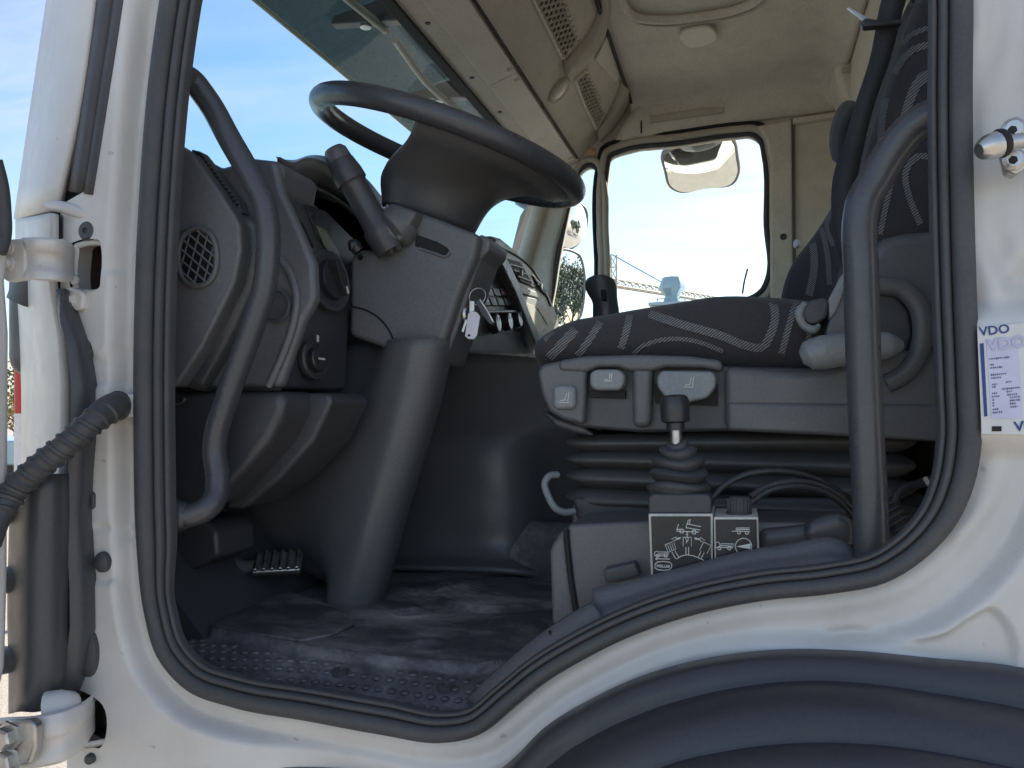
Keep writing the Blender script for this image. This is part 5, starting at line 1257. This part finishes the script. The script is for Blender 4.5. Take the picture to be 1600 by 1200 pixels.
for px, y_, t_, b_ in ((34, -.085, 372, 436), (60, -.092, 371, 438), (88, -.078, 373, 440), (108, -.05, 378, 440), (116, -.02, 386, 440), (117, .0, 386, 438)):
    hr.append([PY(px, t_, y_ + .012), PY(px, t_ + 3, y_ - .002), PY(px, t_ + 18, y_), PY(px, t_ + 26, y_ + .006), PY(px, t_ + 44, y_ + .006), PY(px, t_ + 52, y_), PY(px, b_ - 3, y_ - .002), PY(px, b_, y_ + .012)])
loft('hinge_strap', hr, M['white'], door, n_u=3, n_v=4, solid=.006)
kb_ = slab('hinge_knuckle', [(92, 452), (110, 448), (126, 454), (131, 462), (128, 482), (118, 486), (108, 480), (104, 466), (92, 462)], -.02, .03, M['white'], door, .004)
lathe('hinge_nut', PY(108, 470, -.02), (0, -1, 0), [(.011, 0), (.011, .002), (.008, .003), (.008, .010), (.005, .011), (0, .011)], M['white'], door, 6)
hl = []
for px, y_, t_, b_ in ((-10, -.10, 1124, 1200), (20, -.105, 1122, 1200), (55, -.105, 1120, 1198), (95, -.09, 1112, 1190), (125, -.06, 1100, 1172), (143, -.02, 1088, 1148), (149, .0, 1082, 1140)):
    hl.append([PY(px, t_, y_ + .02), PY(px, t_ + 2, y_), PY(px, (t_ + b_) / 2 - 3, y_ - .003), PY(px, (t_ + b_) / 2 + 2, y_ + .002), PY(px, b_ - 2, y_), PY(px, b_, y_ + .02)])
loft('hinge_strap', hl, M['white'], door, n_u=3, n_v=4, solid=.008)
hp2 = slab('hinge_plate', [(-6, 1132), (46, 1126), (54, 1134), (54, 1170), (44, 1196), (-6, 1200)], -.122, .014, M['alu'], door, .004)
for a, b in ((16, 1150), (16, 1187)):
    lathe('hinge_bolt', PY(a, b, -.122), (0, -1, 0), [(.018, 0), (.018, .003), (.013, .004), (.013, .012), (.010, .014), (0, .014)], M['alu'], door, 6)
tube('hinge_bush', [PY(74, 1108, -.07), PY(100, 1102, -.06), PY(112, 1094, -.045)], [.022, .020, .012], M['white'], door, 12)
slab('reflector_strip', [(94, 1083), (104, 1081), (104, 1096), (94, 1098)], -.02, .004, M['amber'], door, .001)
cdp = [PY(-20, 850, -.14), PY(0, 800, -.12), PY(22, 768, -.105), PY(60, 730, -.095), PY(110, 690, -.08), PY(150, 655, -.06), PY(170, 643, -.04), PY(180, 637, -.024)]
cond = thing('wiring_conduit', 'black spiral wrapped wiring conduit running from hinge pillar to door', 'conduit', PY(110, 690, -.06))
P = resample(catmull(cdp, 12), 190); core = tube('sheath', P, .0145, M['rubber'], cond, 16, False, 1, False)
Fh = frames(P); hx = []
for i in range(28, 172):
    for s in range(3):
        t = i + s / 3; a = t / 190 * 2 * math.pi * 17; q = P[i].lerp(P[i + 1], s / 3); hx.append(q + (Fh[i][0] * math.cos(a) + Fh[i][1] * math.sin(a)) * .0135)
v, f = tubegeo(hx, .0036, 6); mk('spiral_wrap', v, f, M['rubber'], cond)
tube('grommet_elbow', [PY(150, 655, -.06), PY(164, 643, -.044), PY(178, 635, -.028), PY(186, 634, -.008)], [.0155, .017, .017, .018], M['rubber'], cond, 18)
slab('grommet_plate', rrect(180, 634, 31, 18, 6, 4), -.012, .006, M['paper'], cond, .002)
lathe('grommet_ring', PY(186, 634, -.012), (0, -1, 0), [(.019, 0), (.019, .003), (.015, .006)], M['rubber'], cond, 20)

# ================================================================== MIRRORS on the passenger side
def mirror(name, label, poly, Y, nrm, dome, loc, thick=.05, arm=None):
    t = thing(name, label, 'mirror', loc, 'mirrors outside the passenger window')
    c0 = PY(sum(p[0] for p in poly) / len(poly), sum(p[1] for p in poly) / len(poly), Y); n = Vector(nrm).normalized()
    edge = resample(catmull([PP(a, b, c0, n) for a, b in poly], 6, True), 48, True)
    ctr = sum(edge, Vector()) / len(edge); rad = max((e - ctr).length for e in edge)
    v, f = [], []; K = 8
    for k in range(K + 1):
        s = k / K
        for e in edge:
            p = ctr.lerp(e, s); q = (p - ctr).length / rad; v.append(p + n * (dome * (1 - q * q)))
    for k in range(K):
        for i in range(48): j = (i + 1) % 48; f.append((k * 48 + i, k * 48 + j, k * 48 + 48 + j, k * 48 + 48 + i))
    mk('mirror_glass', v, f, M['mirror'], t, angle=None)
    rows = [[e + (e - ctr).normalized() * d + n * h_ for e in edge] for d, h_ in ((-.003, .002), (.004, .007), (.010, .001), (.008, -thick * .5), (-.02, -thick), (-.06 if rad > .08 else -.03, -thick * 1.1))]
    loft('mirror_housing', rows, M['dark'], t, closed=True, n_u=1, n_v=3, caps=False)
    mk('mirror_back', rows[-1], [tuple(range(48))], M['dark'], t)
    if arm: tube('mirror_arm', arm(ctr - n * thick), .014, M['dark2'], t, 10)
    return t
mirror('wide_angle_mirror', 'upper wide angle mirror beyond the small passenger quarter window', [(868, 352), (872, 330), (884, 318), (904, 318), (915, 330), (914, 358), (904, 378), (886, 388), (870, 384)], 2.72, (.86, -.42, -.12), .025, PY(890, 350, 2.7), .06, lambda c: [c, c + Vector((-.15, -.1, .08)), Vector((-.80, 2.30, 2.45))])
mirror('main_mirror', 'tall main mirror beyond the passenger quarter window reflecting trees', [(868, 400), (876, 392), (892, 393), (906, 402), (911, 420), (911, 470), (906, 494), (896, 504), (868, 506), (866, 450)], 2.72, (.89, -.44, -.05), .004, PY(890, 450, 2.7), .07, lambda c: [c, c + Vector((-.12, -.12, -.02)), Vector((-.84, 2.30, 2.05))])
mirror('kerb_mirror', 'kerb mirror hung above the large passenger window', [(1038, 242), (1060, 231), (1100, 223), (1142, 218), (1150, 248), (1152, 270), (1146, 284), (1100, 292), (1062, 298), (1050, 292), (1042, 268)], 2.62, (.05, -.62, -.62), .030, PY(1095, 255, 2.6), .07, lambda c: [c, c + Vector((-.05, -.02, .16)), Vector((-.12, 2.32, 2.72))])

# ================================================================== OUTSIDE
M['yard'] = plain('crane_yellow', (.50, .45, .36), .5)
M['cblue'] = plain('crane_blue', (.12, .25, .6), .5)
M['zinc'] = plain('zinc_sheet', (.34, .45, .50), .4, .3)
# tower crane
cr_ = thing('tower_crane', 'distant pale tower crane with lattice jib', 'crane', PY(957, 640, 70))
def lattice(A, B, w_, n, up, r_):
    A, B, up = Vector(A), Vector(B), Vector(up); T = (B - A).normalized(); S = T.cross(up).normalized(); U = S.cross(T); prt = []
    c = [U * w_, (S * .8 - U * .5) * w_, (-S * .8 - U * .5) * w_]
    for q in c: prt.append(tubegeo([A + q, B + q], r_, 5))
    for i in range(n):
        a = A.lerp(B, i / n); b = A.lerp(B, (i + 1) / n)
        for k in range(3): prt.append(tubegeo([a + c[k], b + c[(k + 1) % 3]], r_ * .6, 4)); prt.append(tubegeo([a + c[k], a + c[(k + 1) % 3]], r_ * .6, 4))
    return join_geo(prt)
m0 = PY(957, 640, 70); m0.z = 0; m1 = PY(957, 398, 70)
v, f = lattice(m0, m1, .35, 14, (1, .3, 0), .07); mk('mast', v, f, M['yard'], cr_)
j0 = PY(950, 442, 70); j1 = PY(1180, 480, 100)
v, f = lattice(j0, j1, .42, 26, (0, 0, 1), .085); mk('jib', v, f, M['yard'], cr_)
v, f = tubegeo([m1, PY(1036, 442, 80)], .06, 5); mk('tie_bar', v, f, M['cblue'], cr_)
# small yard building with roof ventilator
bl_ = thing('yard_building', 'low grey flat roofed yard building carrying a ventilator', 'building', (0, 32, 0))
zr = PY(1050, 482, 30).z
box('wall', (-3.2, 29, 0), (3.5, 38, zr), plain('render_grey', (.5, .5, .48), .8), bl_, .02)
box('parapet', (-3.3, 28.9, zr), (3.6, 38.1, zr + .12), M['zinc'], bl_, .02)
for k in range(4): box('window', (-2.6 + k * 1.5, 28.96, 1.4), (-1.7 + k * 1.5, 29.0, 2.8), M['gloss'], bl_, .01)
vt_ = thing('roof_ventilator', 'blue grey metal ventilator hood seen through passenger window', 'ventilator', PY(1050, 480, 30))
vc = PY(1050, 480, 30); sc_ = 30.85 / ray(1050, 460).y
lathe('hood', vc, (0, 0, 1), [(14 * sc_, -.1), (14 * sc_, 8 * sc_), (11 * sc_, 17 * sc_), (12 * sc_, 19 * sc_), (20 * sc_, 28 * sc_), (20 * sc_, 33 * sc_), (15 * sc_, 46 * sc_), (0, 47 * sc_)], M['zinc'], vt_, 8, 20)
for k in range(2):
    z = vc.z + (5 + 6 * k) * sc_; q = 21 * sc_
    tube('guard_rail', [(vc.x - q, vc.y - q, z), (vc.x + q, vc.y - q, z), (vc.x + q, vc.y + q, z), (vc.x - q, vc.y + q, z)], .018, M['zinc'], vt_, 6, True, 1, False)
for sx in (-1, 1):
    for sy in (-1, 1):
        q = 21 * sc_; tube('rail_post', [(vc.x + sx * q, vc.y + sy * q, vc.z - .1), (vc.x + sx * q, vc.y + sy * q, vc.z + 12 * sc_)], .018, M['zinc'], vt_, 6, False, 1, False)
# trees seen in the mirrors and through the gap beside the door
def leafmat(name, c):
    m, nt, b = mat_base(name); n = nt.nodes.new('ShaderNodeObjectInfo')
    nt.links.new(RAMP(nt, NOI(nt, 1.6, 4), .3, .72, tuple(x * .55 for x in c), tuple(x * 1.35 for x in c)), b.inputs['Base Color']); b.inputs['Roughness'].default_value = .6; return m
M['leaf'] = leafmat('green_leaves', (.075, .105, .03)); M['leaf2'] = leafmat('autumn_leaves', (.22, .16, .035)); M['leaf3'] = leafmat('dark_leaves', (.04, .06, .022))
M['bark'] = plain('bark', (.09, .07, .05), .9)
def tree(x, y, h_, r_, lm, label, n=2600, seed=0):
    rnd = random.Random(seed); t = thing('tree', label, 'tree', (x, y, 0), 'trees around the yard')
    tube('trunk', [(x, y, -.1), (x + .1, y, h_ * .3), (x - .1, y + .1, h_ * .6), (x, y, h_ * .85)], [h_ * .028, h_ * .022, h_ * .014, h_ * .005], M['bark'], t, 8)
    bl = [(rnd.gauss(0, r_ * .42), rnd.gauss(0, r_ * .42), h_ * rnd.uniform(.35, .92), r_ * rnd.uniform(.28, .5)) for _ in range(16)]
    for (bx, by, bz, br_) in bl[:7]: tube('limb', [(x, y, bz * .55), (x + bx * .5, y + by * .5, bz * .8), (x + bx, y + by, bz)], [h_ * .01, h_ * .006, h_ * .002], M['bark'], t, 6)
    v, f = [], []
    for i in range(n):
        bx, by, bz, br_ = rnd.choice(bl); d = Vector((rnd.gauss(0, 1), rnd.gauss(0, 1), rnd.gauss(0, .8))); d = d.normalized() * br_ * rnd.uniform(.55, 1.1) ; c = Vector((x + bx, y + by, bz)) + d
        if c.z < h_ * .22: continue
        a = Vector((rnd.gauss(0, 1), rnd.gauss(0, 1), rnd.gauss(0, 1))).normalized(); b = a.orthogonal().normalized(); s = rnd.uniform(.12, .24) * h_ / 8; o = len(v)
        v += [c - a * s, c + b * s * .6, c + a * s, c - b * s * .6]; f.append((o, o + 1, o + 2, o + 3))
    mk('crown', v, f, lm, t, angle=None)
TS = [(20, 13, 6.0, 2.4, 'leaf', 'bushy green tree nearest the main mirror view behind the truck'), (27, 13.5, 7, 2.6, 'leaf3', 'tall dark green tree behind the truck beside the gravel'), (24, 19, 4.6, 2.0, 'leaf2', 'yellowing autumn tree behind the truck'),
      (38, 17, 8, 3.0, 'leaf', 'largest green tree far behind the truck'), (33, 22, 6, 2.6, 'leaf2', 'golden tree between two green trees behind the truck'), (33, 27, 10, 3.4, 'leaf3', 'dark tree at the far rear corner of the yard')]
for i, (x, y, h_, r_, l_, lab) in enumerate(TS): tree(x, y, h_, r_, M[l_], lab, 6000, i)
for i, (px, D_, h_, r_, l_, lab) in enumerate(((22, 38, 3.0, 2.0, 'leaf2', 'low yellow green bushy tree seen through the door gap'), (60, 46, 4.5, 2.4, 'leaf', 'green tree behind the low yellow tree beyond the door gap'))):
    d = ray(px, 640); p = CAM + d * (D_ / FP); tree(p.x, p.y, h_, r_, M[l_], lab, 1800, 30 + i)
# red and white marker post and parked trailer wheel beyond the door gap
d = ray(34, 640); p = CAM + d * (6.0 / FP); 
bp_ = thing('marker_post', 'red and white marker post beyond the open door gap', 'post', (p.x, p.y, 0))
for k, (z0, z1, m_) in enumerate(((0, .9, 'paper'), (.9, 1.62, 'paper'), (1.62, 2.1, 'red'), (2.1, 2.35, 'red'))):
    lathe('post_band', (p.x, p.y, 0), (0, 0, 1), [(.05, z0), (.05, z1)], M[m_], bp_, 14)
d = ray(26, 640); p = CAM + d * (14.0 / FP)
vh = thing('parked_trailer', 'grey parked trailer beyond the open door gap', 'trailer', (p.x, p.y, 0))
box('bed', (p.x - 2, p.y - .9, .75), (p.x + 2, p.y + .9, 1.15), M['zinc'], vh, .03)
for sx in (-1.2, 1.2):
    for sy in (-.85, .7):
        wl = lathe('wheel', (p.x + sx, p.y + sy, .4), (0, 1, 0), [(.2, 0), (.40, .01), (.42, .05), (.42, .15), (.40, .19), (.2, .2)], M['rubber'], vh, 24)
        lathe('rim', (p.x + sx, p.y + sy - .004, .4), (0, 1, 0), [(.19, 0), (.19, .205)], M['steel'], wl, 20)
    box('stake', (p.x + sx - .05, p.y - .9, 1.15), (p.x + sx + .05, p.y - .82, 1.75), M['zinc'], vh, .01)
